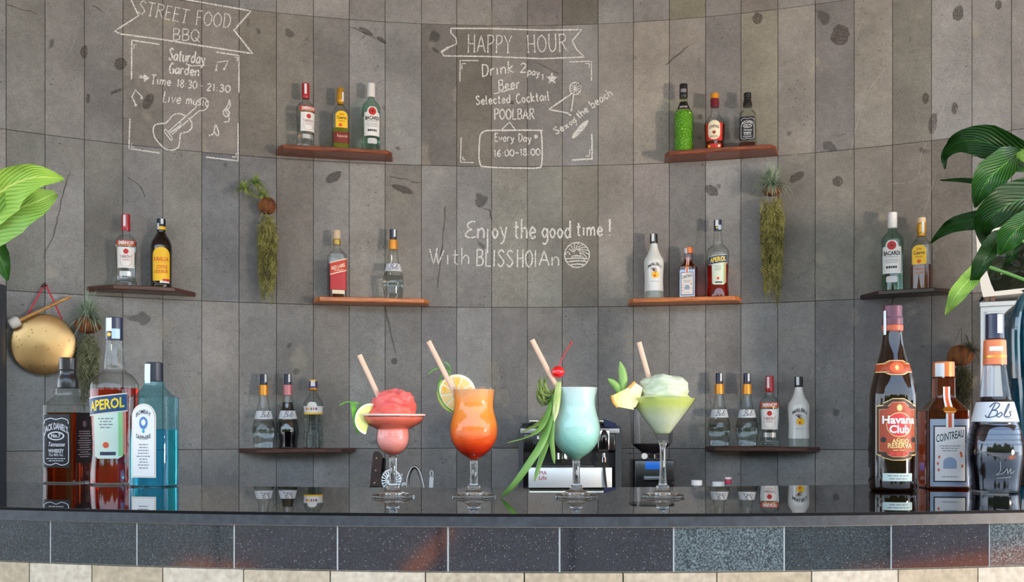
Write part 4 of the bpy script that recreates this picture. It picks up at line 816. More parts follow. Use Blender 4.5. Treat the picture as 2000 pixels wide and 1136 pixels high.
# ---------------------------------------------------------------- bottles standing on the counter
def on_counter(px, py, r): Y = .1146 * F / (py - HZ) + r; return Vector(((px - 1000) / F * Y, Y, TOP + .0003)), Y
p, Y = on_counter(133, 944, .036); B = jackd('square black-labelled whiskey bottle on the counter, leftmost of the six big bottles', p, 247 * Y / F * .985, math.radians(-12))
stamp(B, STK, -.065, .012, .83, .97, .0016)
p, Y = on_counter(223, 947, .045); aperol('tall orange red aperitif bottle with slanted blue name band on the counter', p, 324 * Y / F, math.radians(face_rz(p) * 57.3 - 16), lv=.575)
p, Y = on_counter(301, 951, .032); H = 241 * Y / F
blu = mat('sky blue gin', c(96, 214, 250), 0, trans=.93, ior=1.34); bgl = thin_glass('sky blue glass', (.62, .93, 1.0, 1), .5)
B = Bt('sky blue rectangular gin bottle with white arched label on the counter', p, H, math.radians(-12), [(0, .15, .118), (.01, .172, .130), (.66, .172, .130), (.70, .166, .126), (.75, .115, .10), (.80, .075, .072), (.845, .064, .064), (.85, .068, .068), (1, .066, .066)], pw=5, n=56)
B.seg('glass_body', bgl, 0, .85); liquid(B, blu, .46, -.003); B.seg('cap', mat('navy black cap', c(24, 30, 48), .35), .85, 1, .0008, round_=True); stamp(B, STK, -.02, .03, .83, .985, .0018)
l = B.arch('front_label', WH, -.01, .108, .075, .665, .0006, rise=.11); B.arch('gold_line', GD, -.01, .100, .083, .657, .0009, rise=.105, parent=l); B.arch('inner_field', WH, -.01, .097, .086, .654, .0012, rise=.103, parent=l)
B.txt('BOMBAY', .035, -.01, .585, BK, width=.13, off=.0016, arc=.03, parent=l, bold=.01); B.disc('crest', mat('print blue', c(80, 130, 190), .5), -.01, .51, .038, .0015, rz=.05, parent=l); B.disc('crest_centre', WH, -.01, .515, .02, .0017, rz=.025, parent=l); B.disc('crest_gem', mat('gem cyan', c(40, 170, 190), .4), -.01, .445, .012, .0017, rz=.016, parent=l)
B.txt('SAPPHIRE', .035, -.01, .375, BK, width=.13, off=.0016, arc=-.02, parent=l, bold=.01); B.lines(GY, -.01, .06, .14, .35, 9, .0015, parent=l)
# dark rum
p, Y = on_counter(1743, 960, .04); H = 360 * Y / F
B = Bt('tall dark rum bottle with rust red label standing on the counter at right', p, H, face_rz(p, 14), [(0, .112), (.008, .121), (.02, .124), (.45, .124), (.54, .119), (.62, .102), (.70, .080), (.78, .060), (.85, .051), (.86, .050), (.87, .053), (.93, .053), (.94, .050), (1, .049)])
B.seg('glass_body', mat('dark amber rum glass', c(30, 12, 6), .03, trans=.35, ior=1.3, coat=.8), 0, .87); B.seg('cap', mat('plum metal cap', c(96, 62, 74), .35, .5), .895, 1, .0006); B.seg('cap_band', mat('rust band', c(176, 84, 54), .4), .86, .895, .0008); stamp(B, STK, -.05, .008, .84, .97, .0022)
rs = mat('rust label', c(168, 66, 34), .5); db = mat('dark brown label', c(58, 30, 20), .5); pg = mat('pale gold print', c(226, 196, 128), .4)
l = B.patch('collar_label', pg, [(.62, -.035, .035), (.63, -.06, .06), (.635, -.13, .13), (.685, -.13, .13), (.69, -.06, .06), (.70, -.035, .035)], .0005); B.patch('collar_field', rs, [(.624, -.03, .03), (.638, -.058, .058), (.64, -.128, .128), (.68, -.128, .128), (.682, -.058, .058), (.696, -.03, .03)], .0008, parent=l); B.disc('collar_medal', ORG, 0, .66, .036, .0011, rz=.028, parent=l); B.disc('medal_mark', pg, 0, .66, .01, .0014, rz=.014, parent=l)
sh = lambda d: [(.165 + d, -.03, .03), (.175 + d, -.07 + d, .07 - d), (.195 + d, -.118 + d, .118 - d), (.455 - d, -.118 + d, .118 - d), (.475 - d, -.07 + d, .07 - d), (.495 - d, -.03, .03)]
l = B.patch('front_label', pg, sh(0), .0005, nc=20); B.patch('brown_field', db, sh(.004), .0008, nc=20, parent=l); B.patch('gold_line', pg, sh(.019), .0010, nc=20, parent=l); B.patch('rust_field', rs, sh(.021), .0012, nc=20, parent=l)
B.disc('gold_ring', pg, .005, .355, .066, .0014, rz=.066, parent=l); B.disc('red_disc', mat('pinkish red disc', c(206, 52, 54), .5), .005, .355, .062, .0016, rz=.062, parent=l)
B.txt('Havana', .042, .005, .362, WH, width=.17, off=.002, parent=l, bold=.03); B.txt('Club', .042, .005, .312, WH, width=.10, off=.002, parent=l, bold=.03); B.txt('AÑEJO', .022, .01, .258, pg, width=.085, off=.0018, parent=l, bold=.03); B.txt('RESERVA', .026, .01, .232, pg, width=.125, off=.0018, parent=l, bold=.03)
B.lines(pg, .005, .05, .215, .225, 1, .0016, parent=l); B.lines(mat('pinkish red disc', c(206, 52, 54), .5), .005, .075, .193, .207, 1, .0016, parent=l, th=.9); B.disc('medal', BK, -.075, .275, .015, .0016, parent=l); B.disc('medal', BK, .085, .275, .015, .0016, parent=l)
B.disc('top_mark', pg, .005, .445, .014, .0016, rz=.018, parent=l)
l = B.rect('lower_sticker', mat('pale mint sticker', c(186, 206, 200), .5), -.08, .08, .055, .097, .0006); B.lines(GY, 0, .07, .06, .092, 2, parent=l)
p, Y = on_counter(1843, 955, .036); cointreau('square brown liqueur bottle with copper orange cap beside the dark rum on the counter', p, 246 * Y / F, math.radians(-8))
p, Y = on_counter(1943, 963.5, .039)
B = bols('large ringed bottle of black liqueur with orange band, rightmost on the counter', p, 347 * Y / F, face_rz(p, 8), INK, mat('salmon orange foil', c(222, 122, 76), .4, .1), .535, body=thin_glass('cool clear glass', (.86, .9, .97, 1), .3))
B.lines(GY, .06, .035, .407, .42, 1, .0012); B.rect('foil_print', WH, -.035, .035, .79, .815, .001); B.rect('foil_edge', GD, -.09, .09, .755, .765, .001); B.script([[(-.5, .9), (-.35, .2), (-.55, -.1), (-.1, .05), (.1, .35), (.2, 0), (.35, .35), (.45, 0), (.7, .2)], [(-.5, -.35), (.5, -.25)]], .05, GY, .03, .11, .075, .2, name='engraved_signature')

# ---------------------------------------------------------------- cocktails
CG = thin_glass('cocktail glass', (.98, .99, .99, 1), .72, refl=.6); SG = mat('solid stem glass', (.97, .99, .99, 1), 0.0, trans=1, ior=1.48)
K = 1.619 / F     # metres per picture pixel at the glasses
def lp(pts): return [(z * K, r * K, r * K, 2) for z, r in pts]
def rings(pts, sub=5): return [(z, r, r, 2) for z, r in catmull([(z * K, r * K) for z, r in pts], sub)]
def ring_list(pts, sub=5):
    q = catmull([(z * K, r * K) for z, r in pts], sub); return [(a, max(b, .0002), max(b, .0002), 2) for a, b in q]
def glass(label, px, bowl, stem, foot, rim_thick=.0009, group='filled cocktail glasses on the counter'):
    Y = 1.619; t = thing('cocktail', label, 'cocktail', ((px - 1000) / F * Y, Y, TOP + .0003), 0, group)
    r = ring_list(bowl); inner = [(z, max(a - rim_thick, .0002), max(b - rim_thick, .0002), p_) for z, a, b, p_ in r][::-1]
    inner = [q for q in inner if q[0] > r[0][0] + .004]
    G().loft(r + inner, 56, False, False).mk('bowl', CG, t, recalc=False); G().loft(ring_list(stem), 32, False, True).mk('stem', SG, t)
    G().loft(ring_list(foot, 4), 48, True, False).mk('foot', SG, t); return t
def drink_mat(name, ramp, rough=.35, noise=0, sss=.25):
    m = mat(name, ramp[-1][1], max(rough, .5)); t = m.node_tree; b = t.nodes['Principled BSDF']
    tc = t.nodes.new('ShaderNodeTexCoord'); s_ = t.nodes.new('ShaderNodeSeparateXYZ'); mr = t.nodes.new('ShaderNodeMapRange'); r = t.nodes.new('ShaderNodeValToRGB'); n = t.nodes.new('ShaderNodeTexNoise'); n.inputs['Scale'].default_value = 45; n.inputs['Detail'].default_value = 4
    ad = t.nodes.new('ShaderNodeMath'); ad.operation = 'MULTIPLY_ADD'; ad.inputs[1].default_value = noise; 
    z0, z1 = ramp[0][0], ramp[-1][0]; mr.inputs['From Min'].default_value = z0 * K; mr.inputs['From Max'].default_value = z1 * K
    t.links.new(tc.outputs['Object'], s_.inputs[0]); t.links.new(tc.outputs['Object'], n.inputs['Vector']); t.links.new(s_.outputs['Z'], mr.inputs['Value']); t.links.new(n.outputs[0], ad.inputs[0]); t.links.new(mr.outputs[0], ad.inputs[2]); t.links.new(ad.outputs[0], r.inputs[0])
    el = r.color_ramp.elements; el[0].position = noise * .5; el[0].color = ramp[0][1]; el[1].position = min(1, 1 + noise * .5); el[1].color = ramp[-1][1]
    for z, col in ramp[1:-1]: q = el.new((z - z0) / (z1 - z0) + noise * .5); q.color = col
    t.links.new(r.outputs[0], b.inputs['Base Color']); b.inputs['Subsurface Weight'].default_value = .55; b.inputs['Subsurface Scale'].default_value = .014; b.inputs['Subsurface Radius'].default_value = (1, .75, .65)
    n2 = t.nodes.new('ShaderNodeTexNoise'); n2.inputs['Scale'].default_value = 130; n2.inputs['Detail'].default_value = 5; bp = t.nodes.new('ShaderNodeBump'); bp.inputs['Strength'].default_value = .55; bp.inputs['Distance'].default_value = .002; t.links.new(tc.outputs['Object'], n2.inputs['Vector']); t.links.new(n2.outputs[0], bp.inputs['Height']); t.links.new(bp.outputs[0], b.inputs['Normal'])
    return m
from mathutils import noise as _nz
def slush(name, parent, m, rows, seed, amp=.0022, n=64, flat=False):
    r_ = random.Random(seed); ph = [(r_.uniform(0, 6.28), r_.uniform(0, 6.28), r_.choice((2, 3, 4, 5)), r_.uniform(60, 160)) for _ in range(7)]
    rr = ring_list(rows, 6); v = []
    for i, (z, a, b, _) in enumerate(rr):
        for j in range(n):
            t = 2 * PI * j / n; d = sum(math.sin(k * t + p1 + z * fz + p2) for p1, p2, k, fz in ph) / 7 * amp * 3.0
            a2 = max(a + d * min(1, a / .01), .0002); q = Vector((a2 * math.cos(t), a2 * math.sin(t), z)); e_ = amp / .0022 * .0042 * (_nz.noise(q * 70 + Vector((seed, 0, 0))) + .5 * _nz.noise(q * 160)) * min(1, a / .012) if amp > .0005 else 0; a2 += e_; v.append((a2 * math.cos(t), a2 * math.sin(t), z + d * .4 + e_ * .7))
    f = [[i * n + j, i * n + (j + 1) % n, (i + 1) * n + (j + 1) % n, (i + 1) * n + j] for i in range(len(rr) - 1) for j in range(n)]
    f += [[j for j in range(n)][::-1], [(len(rr) - 1) * n + j for j in range(n)]]
    return mk(name, v, f, m, parent, smooth=80)
foot = [(0, 41), (0, 42.5), (2, 43), (4, 42), (6, 36), (9, 24), (12, 17), (15, 13), (18, 12), (21, 12.5), (23, 10), (24, 8.5)]
# margarita
t = glass('pink frozen cocktail in a wide-brimmed stemmed glass, leftmost of the four drinks', 767.5,
          [(79, 6), (81, 9), (85, 16), (92, 24), (102, 30), (114, 32.5), (124, 32), (130, 31.5), (133, 33), (137, 41), (143, 52), (150, 59), (157, 61.5), (160, 62)], [(23, 8.5), (30, 7.4), (55, 6.6), (75, 7.2), (80, 9), (82, 10)], foot)
pk = drink_mat('pink watermelon slush', [(82, c(160, 74, 62)), (92, c(206, 122, 108)), (106, c(232, 152, 142)), (128, c(236, 138, 124)), (136, c(240, 120, 98)), (160, c(240, 116, 94)), (175, c(222, 92, 86)), (210, c(230, 112, 106))], noise=.06)  # brim band lightened: painted light for its underside facing the counter
slush('drink', t, pk, [(82, 6), (85, 13), (92, 22), (102, 28), (114, 31), (124, 30.5), (131, 30), (134, 32), (138, 41), (144, 51), (150, 57.5), (156, 60)], 1, .0001)
slush('frozen_dome', t, pk, [(154, 58), (157, 52), (160, 44), (172, 43), (182, 40), (192, 34), (200, 26), (206, 17), (209, 8), (210, 1)], 4, .0026)
slush('salt_rim', t, mat('salt crystals', c(232, 196, 186), .8), [(157.5, 61), (158.5, 62.8), (161, 62.8), (161.5, 61)], 3, .0002)
# hurricanes
HB = [(72, 5), (74, 8), (79, 17), (88, 29), (100, 39), (115, 45.5), (132, 47.5), (148, 45.5), (163, 41.5), (175, 39.5), (186, 39.5), (200, 41), (214, 42.5)]
HI = [(73, 5), (76, 10), (80, 16), (88, 27.5), (100, 37.5), (115, 44), (132, 46), (148, 44), (163, 40), (175, 38), (186, 38), (200, 39.5), (209, 40.5)]
t = glass('orange to red layered cocktail in a curved stemmed glass', 925.5, HB, [(23, 8.5), (30, 7.6), (50, 7), (68, 7.4), (73, 8.5), (74, 9)], foot)
slush('drink', t, drink_mat('orange red layered juice', [(72, c(204, 60, 16)), (85, c(190, 30, 6)), (98, c(216, 56, 6)), (112, c(240, 92, 6)), (130, c(248, 122, 12)), (160, c(250, 142, 24)), (190, c(244, 148, 48)), (209, c(222, 150, 84))], .25, noise=.10), HI, 2, .00005)
t = glass('pale turquoise cocktail in a curved stemmed glass with a cherry', 1125.5, HB, [(23, 8.5), (30, 7.6), (50, 7), (68, 7.4), (73, 8.5), (74, 9)], foot)
slush('drink', t, drink_mat('pale turquoise slush', [(72, c(120, 172, 154)), (82, c(136, 196, 176)), (110, c(160, 214, 200)), (150, c(182, 222, 212)), (190, c(192, 220, 214)), (213, c(192, 212, 206))], .4, noise=.05), HI[:-1] + [(213, 41.3)], 5, .00005)
# martini
t = glass('pale green frozen cocktail in a conical stemmed glass, rightmost of the four drinks', 1294.5,
          [(108, 6), (110, 10), (114, 13), (120, 15), (126, 17.5), (132, 21), (150, 35), (170, 50), (185, 60.5), (193, 65.5)], [(23, 8.5), (32, 7.4), (60, 5.8), (90, 5.6), (100, 6.6), (108, 9.5), (110, 10)], foot)
gn = drink_mat('pale green slush', [(124, c(160, 172, 124)), (131, c(200, 206, 172)), (152, c(212, 218, 190)), (168, c(208, 216, 164)), (180, c(206, 216, 122)), (193, c(204, 214, 118)), (198, c(192, 202, 172)), (240, c(192, 202, 180))], .4, noise=.05)
slush('drink', t, gn, [(124, 14), (131, 19), (150, 33.5), (170, 48.5), (185, 59), (192, 63.5)], 6, .0001)
slush('frozen_dome', t, gn, [(190, 60), (194, 52), (197, 46), (206, 46), (214, 43), (222, 44), (229, 40), (234, 30), (236, 22), (237.5, 10), (238, 1)], 9, .0021)
# ---- straws
stw = mat('kraft paper straw', c(214, 178, 154), .75)
def straw(label, x0, y0, x1, y1, dy0=0.0, dy1=.0, r=4.9):
    a = PX(x0, y0, 1.619 + dy0); b = PX(x1, y1, 1.619 + dy1); d = (b - a).normalized(); rr = r * K; n = 18; g = G(); L_ = (b - a).length
    a1 = d.orthogonal().normalized(); b1 = d.cross(a1); v = []
    for (o_, q) in ((0, rr), (L_, rr), (L_, rr * .8), (0, rr * .8)): v += [d * o_ + (a1 * math.cos(2 * PI * j / n) + b1 * math.sin(2 * PI * j / n)) * q for j in range(n)]
    f = [[i * n + j, i * n + (j + 1) % n, ((i + 1) % 4) * n + (j + 1) % n, ((i + 1) % 4) * n + j] for i in range(4) for j in range(n)]
    o = mk('paper_straw', v, f, stw, None); o.location = a; tag(o, label, 'straw', 'paper straws in the cocktails')
straw('paper straw leaning out of the pink frozen cocktail', 702, 693, 752, 800); straw('paper straw standing in the orange cocktail in front of the citrus wheel', 837, 666, 905, 800, -.012, .0)
straw('paper straw in the pale turquoise cocktail beside the cherry', 1039, 663, 1110, 800, -.01, .0); straw('paper straw in the pale green frozen cocktail', 1248, 668, 1282, 790)
# ---- garnishes
LR = noise_mat('lime rind', c(96, 164, 38), c(54, 118, 26), 60, .35, coat=.4); LF = noise_mat('lime flesh', c(226, 232, 150), c(196, 214, 110), 55, .25, coat=.5); PI_ = mat('citrus pith', c(240, 240, 214), .6); OF = noise_mat('orange flesh', c(250, 190, 44), c(244, 222, 150), 35, .25, coat=.5, pos=(.35, .62)); OR_ = noise_mat('yellow green rind', c(150, 190, 50), c(190, 200, 90), 30, .4)
def wedge(label, cen, r, ang, rot, group=None):
    t = thing('lime_wedge', label, 'garnish', cen); t.rotation_euler = rot; n = 18; v = []; f = []
    for s_ in (-ang, ang):
        v2 = [(0, 0, -r), (0, 0, r)]
    m_ = 7; v = []
    for i in range(n + 1):
        a = -PI / 2 + PI * i / n
        for j in range(m_ + 1):
            th = -ang + 2 * ang * j / m_; v.append((-r * math.cos(a) * math.cos(th), -r * math.cos(a) * math.sin(th), r * math.sin(a)))
    w_ = m_ + 1; mk('rind', v, [[i * w_ + j, i * w_ + j + 1, (i + 1) * w_ + j + 1, (i + 1) * w_ + j] for i in range(n) for j in range(m_)], LR, t, smooth=80)
    for s_ in (-1, 1):
        for nm, q, m2, ex in (('pith', .985, PI_, 0), ('flesh', .86, LF, .0006)):
            v = [(0, 0, -r * q), ] + [(-r * q * math.cos(a) * math.cos(ang), -s_ * (r * q * math.cos(a) * math.sin(ang) + ex), r * q * math.sin(a)) for a in [-PI / 2 + PI * i / n for i in range(1, n)]] + [(0, 0, r * q)]
            mk(nm, v, [list(range(len(v)))], m2, t, smooth=0, recalc=False)
    return t
wedge('lime wedge on the left brim of the pink cocktail', PX(722, 818, 1.60), 31 * K, .36, (math.radians(4), math.radians(14), math.radians(12)))
def bladed(g, pts, w_, side=(0, -.2, 1), fold=.25): pts = catmull(pts, 5); n = len(pts); g.blade(pts, [w_ * (math.sin(PI * min(.97, .06 + .94 * i / (n - 1))) ** .6 if i < n - 1 else .02) for i in range(n)], side, fold)
def strip(g, pts, w_, side, th=.0009):
    pts = [Vector(p) for p in catmull(pts, 6)]; side = Vector(side).normalized(); v = []
    for i, p in enumerate(pts):
        t_ = (pts[min(i + 1, len(pts) - 1)] - pts[max(i - 1, 0)]).normalized(); sd = (side - t_ * side.dot(t_)).normalized(); nr = t_.cross(sd); ww = w_ if not callable(w_) else w_(i / (len(pts) - 1))
        v += [p - sd * ww - nr * th, p + sd * ww - nr * th, p + sd * ww + nr * th, p - sd * ww + nr * th]
    n = len(pts); g.add(v, [[i * 4 + j, i * 4 + (j + 1) % 4, (i + 1) * 4 + (j + 1) % 4, (i + 1) * 4 + j] for i in range(n - 1) for j in range(4)] + [[3, 2, 1, 0], [(n - 1) * 4 + j for j in range(4)]])
g = G(); strip(g, [PX(664, 791, 1.59), PX(676, 785, 1.59), PX(690, 785, 1.592), PX(700, 788, 1.597), PX(703, 796, 1.60)], .0022, (0, 1, 0)); strip(g, [PX(690, 786, 1.59), PX(691, 805, 1.59), PX(694, 828, 1.592), PX(700, 846, 1.60)], lambda u: .0045 * (1 - .75 * u), (1, .3, 0))
o = g.mk('lime_peel_twist', LR, None); tag(o, 'curled green lime peel hanging left of the lime wedge', 'garnish')
# citrus wheel on the orange drink
cen = PX(893, 767, 1.640); t = thing('citrus_slice', 'half orange, half peeled citrus wheel on the rim of the orange cocktail', 'garnish', cen); t.rotation_euler = (math.radians(4), math.radians(12), math.radians(-10))
def annul(name, r0, r1, th, m, parent, a0=0, a1=2 * PI, n=40, y=0):
    v = []; f = []
    for i in range(n + 1):
        a = a0 + (a1 - a0) * i / n; ca, sa = math.cos(a), math.sin(a); v += [(r0 * ca, y - th, r0 * sa), (r1 * ca, y - th, r1 * sa), (r1 * ca, y + th, r1 * sa), (r0 * ca, y + th, r0 * sa)]
    for i in range(n):
        for j in range(4): f.append([i * 4 + j, i * 4 + (j + 1) % 4, (i + 1) * 4 + (j + 1) % 4, (i + 1) * 4 + j])
    return mk(name, v, f + [[0, 1, 2, 3], [n * 4 + 3, n * 4 + 2, n * 4 + 1, n * 4]], m, parent)
annul('rind', 36.5 * K, 40 * K, .0032, OR_, t, math.radians(150), math.radians(290)); annul('pith', 1 * K, 36.8 * K, .0030, PI_, t)
for i in range(9):
    a0 = 2 * PI * i / 9 + .06; a1 = 2 * PI * (i + 1) / 9 - .06; v = []
    pts = [(5 * K * math.cos((a0 + a1) / 2), 5 * K * math.sin((a0 + a1) / 2))] + [(32 * K * math.cos(a0 + (a1 - a0) * q / 5), 32 * K * math.sin(a0 + (a1 - a0) * q / 5)) for q in range(6)]
    k_ = len(pts); v = [(x, -.0038, z) for x, z in pts] + [(x, .0038, z) for x, z in pts]; mk('flesh_segment', v, [list(range(k_)), list(range(k_, 2 * k_))[::-1]] + [[q, (q + 1) % k_, (q + 1) % k_ + k_, q + k_] for q in range(k_)], OF, t, smooth=0)
g = G(); strip(g, [PX(884, 803, 1.632), PX(868, 790, 1.625), PX(857, 768, 1.622), PX(858, 745, 1.622), PX(868, 722, 1.622), PX(866, 712, 1.622)], lambda u: .0028 - .001 * u, (0, 1, 0), .0012)
strip(g, [PX(836, 730, 1.615), PX(846, 722, 1.615), PX(858, 718, 1.615), PX(872, 720, 1.618), PX(880, 728, 1.62)], .0026, (0, 1, .2), .001); strip(g, [PX(868, 706, 1.622), PX(876, 712, 1.62), PX(880, 722, 1.62), PX(876, 738, 1.622)], .0024, (0, 1, 0), .001)
o = g.mk('citrus_peel_curl', LR, None); tag(o, 'green citrus peel curl looping above the orange cocktail', 'garnish')
# cherry
t = thing('cherry', 'shiny red cocktail cherry with stem above the turquoise drink', 'garnish', PX(1090, 726, 1.612)); G().sphere((0, 0, 0), 12.5 * K, 24, 16, (1.02, 1, .94)).mk('fruit', mat('cherry red', c(214, 16, 24), .12, coat=.8, sss=.2), t)
G().tube(catmull([(0, 0, 9 * K), (6 * K, 0, 22 * K), (14 * K, 0, 38 * K), (25 * K, 0, 55 * K)], 4), 1.3 * K, 8).sphere((25.5 * K, 0, 56 * K), 2.8 * K, 8, 6).mk('stem', mat('cherry stem', c(176, 34, 40), .35), t)
# pineapple crown garnish
LG = noise_mat('pineapple leaf green', c(140, 178, 92), c(92, 142, 58), 25, .45, stretch=(1, 1, .3)); LG2 = noise_mat('young pineapple leaf', c(130, 150, 74), c(84, 108, 48), 30, .5)
t = thing('pineapple_leaves', 'pineapple crown tuft with long green leaves hanging beside the turquoise cocktail', 'garnish', PX(1080, 775, 1.60)); o0 = Vector(t.location)
def PL(x, y, Y): return PX(x, y, Y) - o0
def leafo(pts, w_, m, name='leaf', label=None):
    g = G(); pts = catmull(pts, 6); n = len(pts); ws = [w_ * K * (.35 + .65 * math.sin(PI * min(1, .15 + .8 * i / (n - 1)))) * (1 if i < n - 3 else (.75, .5, .12)[i - n + 3]) for i in range(n)]; g.blade(pts, ws, (1, -.25, .25), .35)
    o = g.mk(name, m, t, smooth=80, recalc=False); md = o.modifiers.new('thickness', 'SOLIDIFY'); md.thickness = .0006; return o
leafo([PL(1086, 760, 1.60), PL(1072, 830, 1.585), PL(1058, 868, 1.575), PL(1034, 905, 1.572), PL(1008, 940, 1.578), PL(978, 971, 1.595)], 7.5, LG)
leafo([PL(1086, 770, 1.598), PL(1078, 830, 1.59), PL(1066, 870, 1.588), PL(1054, 905, 1.588), PL(1044, 940, 1.588)], 6.2, LG); leafo([PL(1080, 775, 1.6), PL(1066, 820, 1.58), PL(1048, 845, 1.57), PL(1020, 858, 1.56), PL(990, 865, 1.555)], 5.5, LG)
leafo([PL(1080, 780, 1.6), PL(1068, 812, 1.585), PL(1046, 832, 1.58), PL(1018, 844, 1.58)], 5.5, LG2); leafo([PL(1084, 790, 1.59), PL(1078, 850, 1.585), PL(1080, 880, 1.585), PL(1083, 906, 1.588)], 5, LG); leafo([PL(1092, 745, 1.60), PL(1088, 785, 1.59), PL(1082, 825, 1.585)], 7, noise_mat('pale leaf base', c(214, 218, 150), c(170, 190, 100), 30, .5)); leafo([PL(1074, 800, 1.594), PL(1062, 830, 1.592), PL(1056, 868, 1.592)], 7, LG2)
rr = random.Random(8)
for i in range(30):
    a = i / 29; x0, y0 = 1084 - 6 * a, 758 + 26 * a; dx = rr.uniform(18, 30); leafo([PL(x0, y0, 1.6), PL(x0 - dx * .55, y0 + 6 + rr.uniform(-2, 3), 1.6 + rr.uniform(-.012, .012)), PL(x0 - dx, y0 - 4 - rr.uniform(0, 6), 1.6 + rr.uniform(-.012, .012)), PL(x0 - dx * 1.15 + 4, y0 - 20 - rr.uniform(0, 8), 1.6 + rr.uniform(-.015, .015))], rr.uniform(1.4, 2.4), LG2)
# pineapple wedge on the martini glass
PF = noise_mat('pineapple flesh', c(248, 226, 120), c(252, 240, 190), 60, .35, stretch=(1, 1, .25), coat=.2); PS = noise_mat('pineapple skin', c(196, 140, 54), c(232, 190, 90), 50, .6)
t = thing('pineapple_wedge', 'yellow pineapple wedge with two small leaves on the rim of the pale green cocktail', 'garnish', PX(1230, 775, 1.60)); o0 = Vector(t.location)
def prism(name, pts, y0, y1, m):
    n = len(pts); v = [PL(x, y, 1.60) + Vector((0, y0, 0)) for x, y in pts] + [PL(x, y, 1.60) + Vector((0, y1, 0)) for x, y in pts]; return mk(name, v, [list(range(n)), list(range(n, 2 * n))[::-1]] + [[i, (i + 1) % n, (i + 1) % n + n, i + n] for i in range(n)], m, t, smooth=0)
prism('flesh', [(1194, 773), (1226, 757), (1232, 768), (1236, 800), (1205, 794), (1198, 785)], -.011, .002, PF); prism('flesh', [(1226, 760), (1238, 746), (1254, 757), (1250, 778), (1240, 795), (1234, 797)], -.006, .008, PF); prism('skin', [(1192, 774), (1195, 771), (1200, 785), (1207, 794), (1204, 796), (1196, 787)], -.0115, .0025, PS); prism('skin', [(1224, 758), (1238, 744), (1241, 748), (1228, 761)], -.0065, .0085, PS)
leafo([PL(1212, 764, 1.60), PL(1217, 740, 1.60), PL(1211, 705, 1.60)], 8.5, LG); leafo([PL(1210, 766, 1.598), PL(1202, 752, 1.598), PL(1187, 739, 1.598)], 6.5, LG)
# ---------------------------------------------------------------- air plants in coconut balls on the wall
TL_ = noise_mat('silver green air plant leaf', c(176, 192, 170), c(120, 144, 118), 30, .6); TLG = noise_mat('fresh green air plant leaf', c(176, 196, 110), c(124, 150, 74), 30, .6); TLD = noise_mat('shade-darkened air plant leaf', c(86, 92, 74), c(60, 66, 52), 30, .7)
MOSS = noise_mat('hanging moss', c(166, 160, 92), c(104, 102, 54), 30, .9); MOSS2 = noise_mat('grey green hanging moss', c(150, 152, 116), c(98, 102, 74), 30, .9); MOSS3 = noise_mat('shade-darkened hanging moss', c(80, 76, 50), c(52, 50, 34), 30, .9)  # last leaf and moss colours darkened to paint the far-right plant's shade
COCO = noise_mat('coconut husk', c(150, 92, 48), c(78, 44, 24), 26, .85, stretch=(1, 1, .25), bump=.6)
def strands(g, r_, cen, wd0, length, n, Yd, th=.0011, kink=.0085):
    for i in range(n):
        x = r_.uniform(-1, 1) * wd0 * .8; y = r_.uniform(-1, 1) * Yd; z = -r_.uniform(0, .35) * length; L_ = length * r_.uniform(.25, 1) - z * .0; p = Vector((x, y, z)); pts = [p.copy()]; end = -length * r_.uniform(.55, 1.0)
        dx = r_.uniform(-.002, .002)
        while p.z > max(end, z - L_):
            w_ = wd0 * (1 - .55 * max(0, (-p.z / length) - .2)); p = p + Vector((r_.uniform(-kink, kink) + dx - .12 * max(0, abs(p.x) - w_) * (1 if p.x > 0 else -1) * 6, r_.uniform(-kink, kink) * .6, -r_.uniform(.0, .011)))
            p.y = max(-Yd * 1.3, min(Yd, p.y)); pts.append(p.copy())
        if len(pts) > 2: g.tube([cen + q for q in pts], th, 3, False)
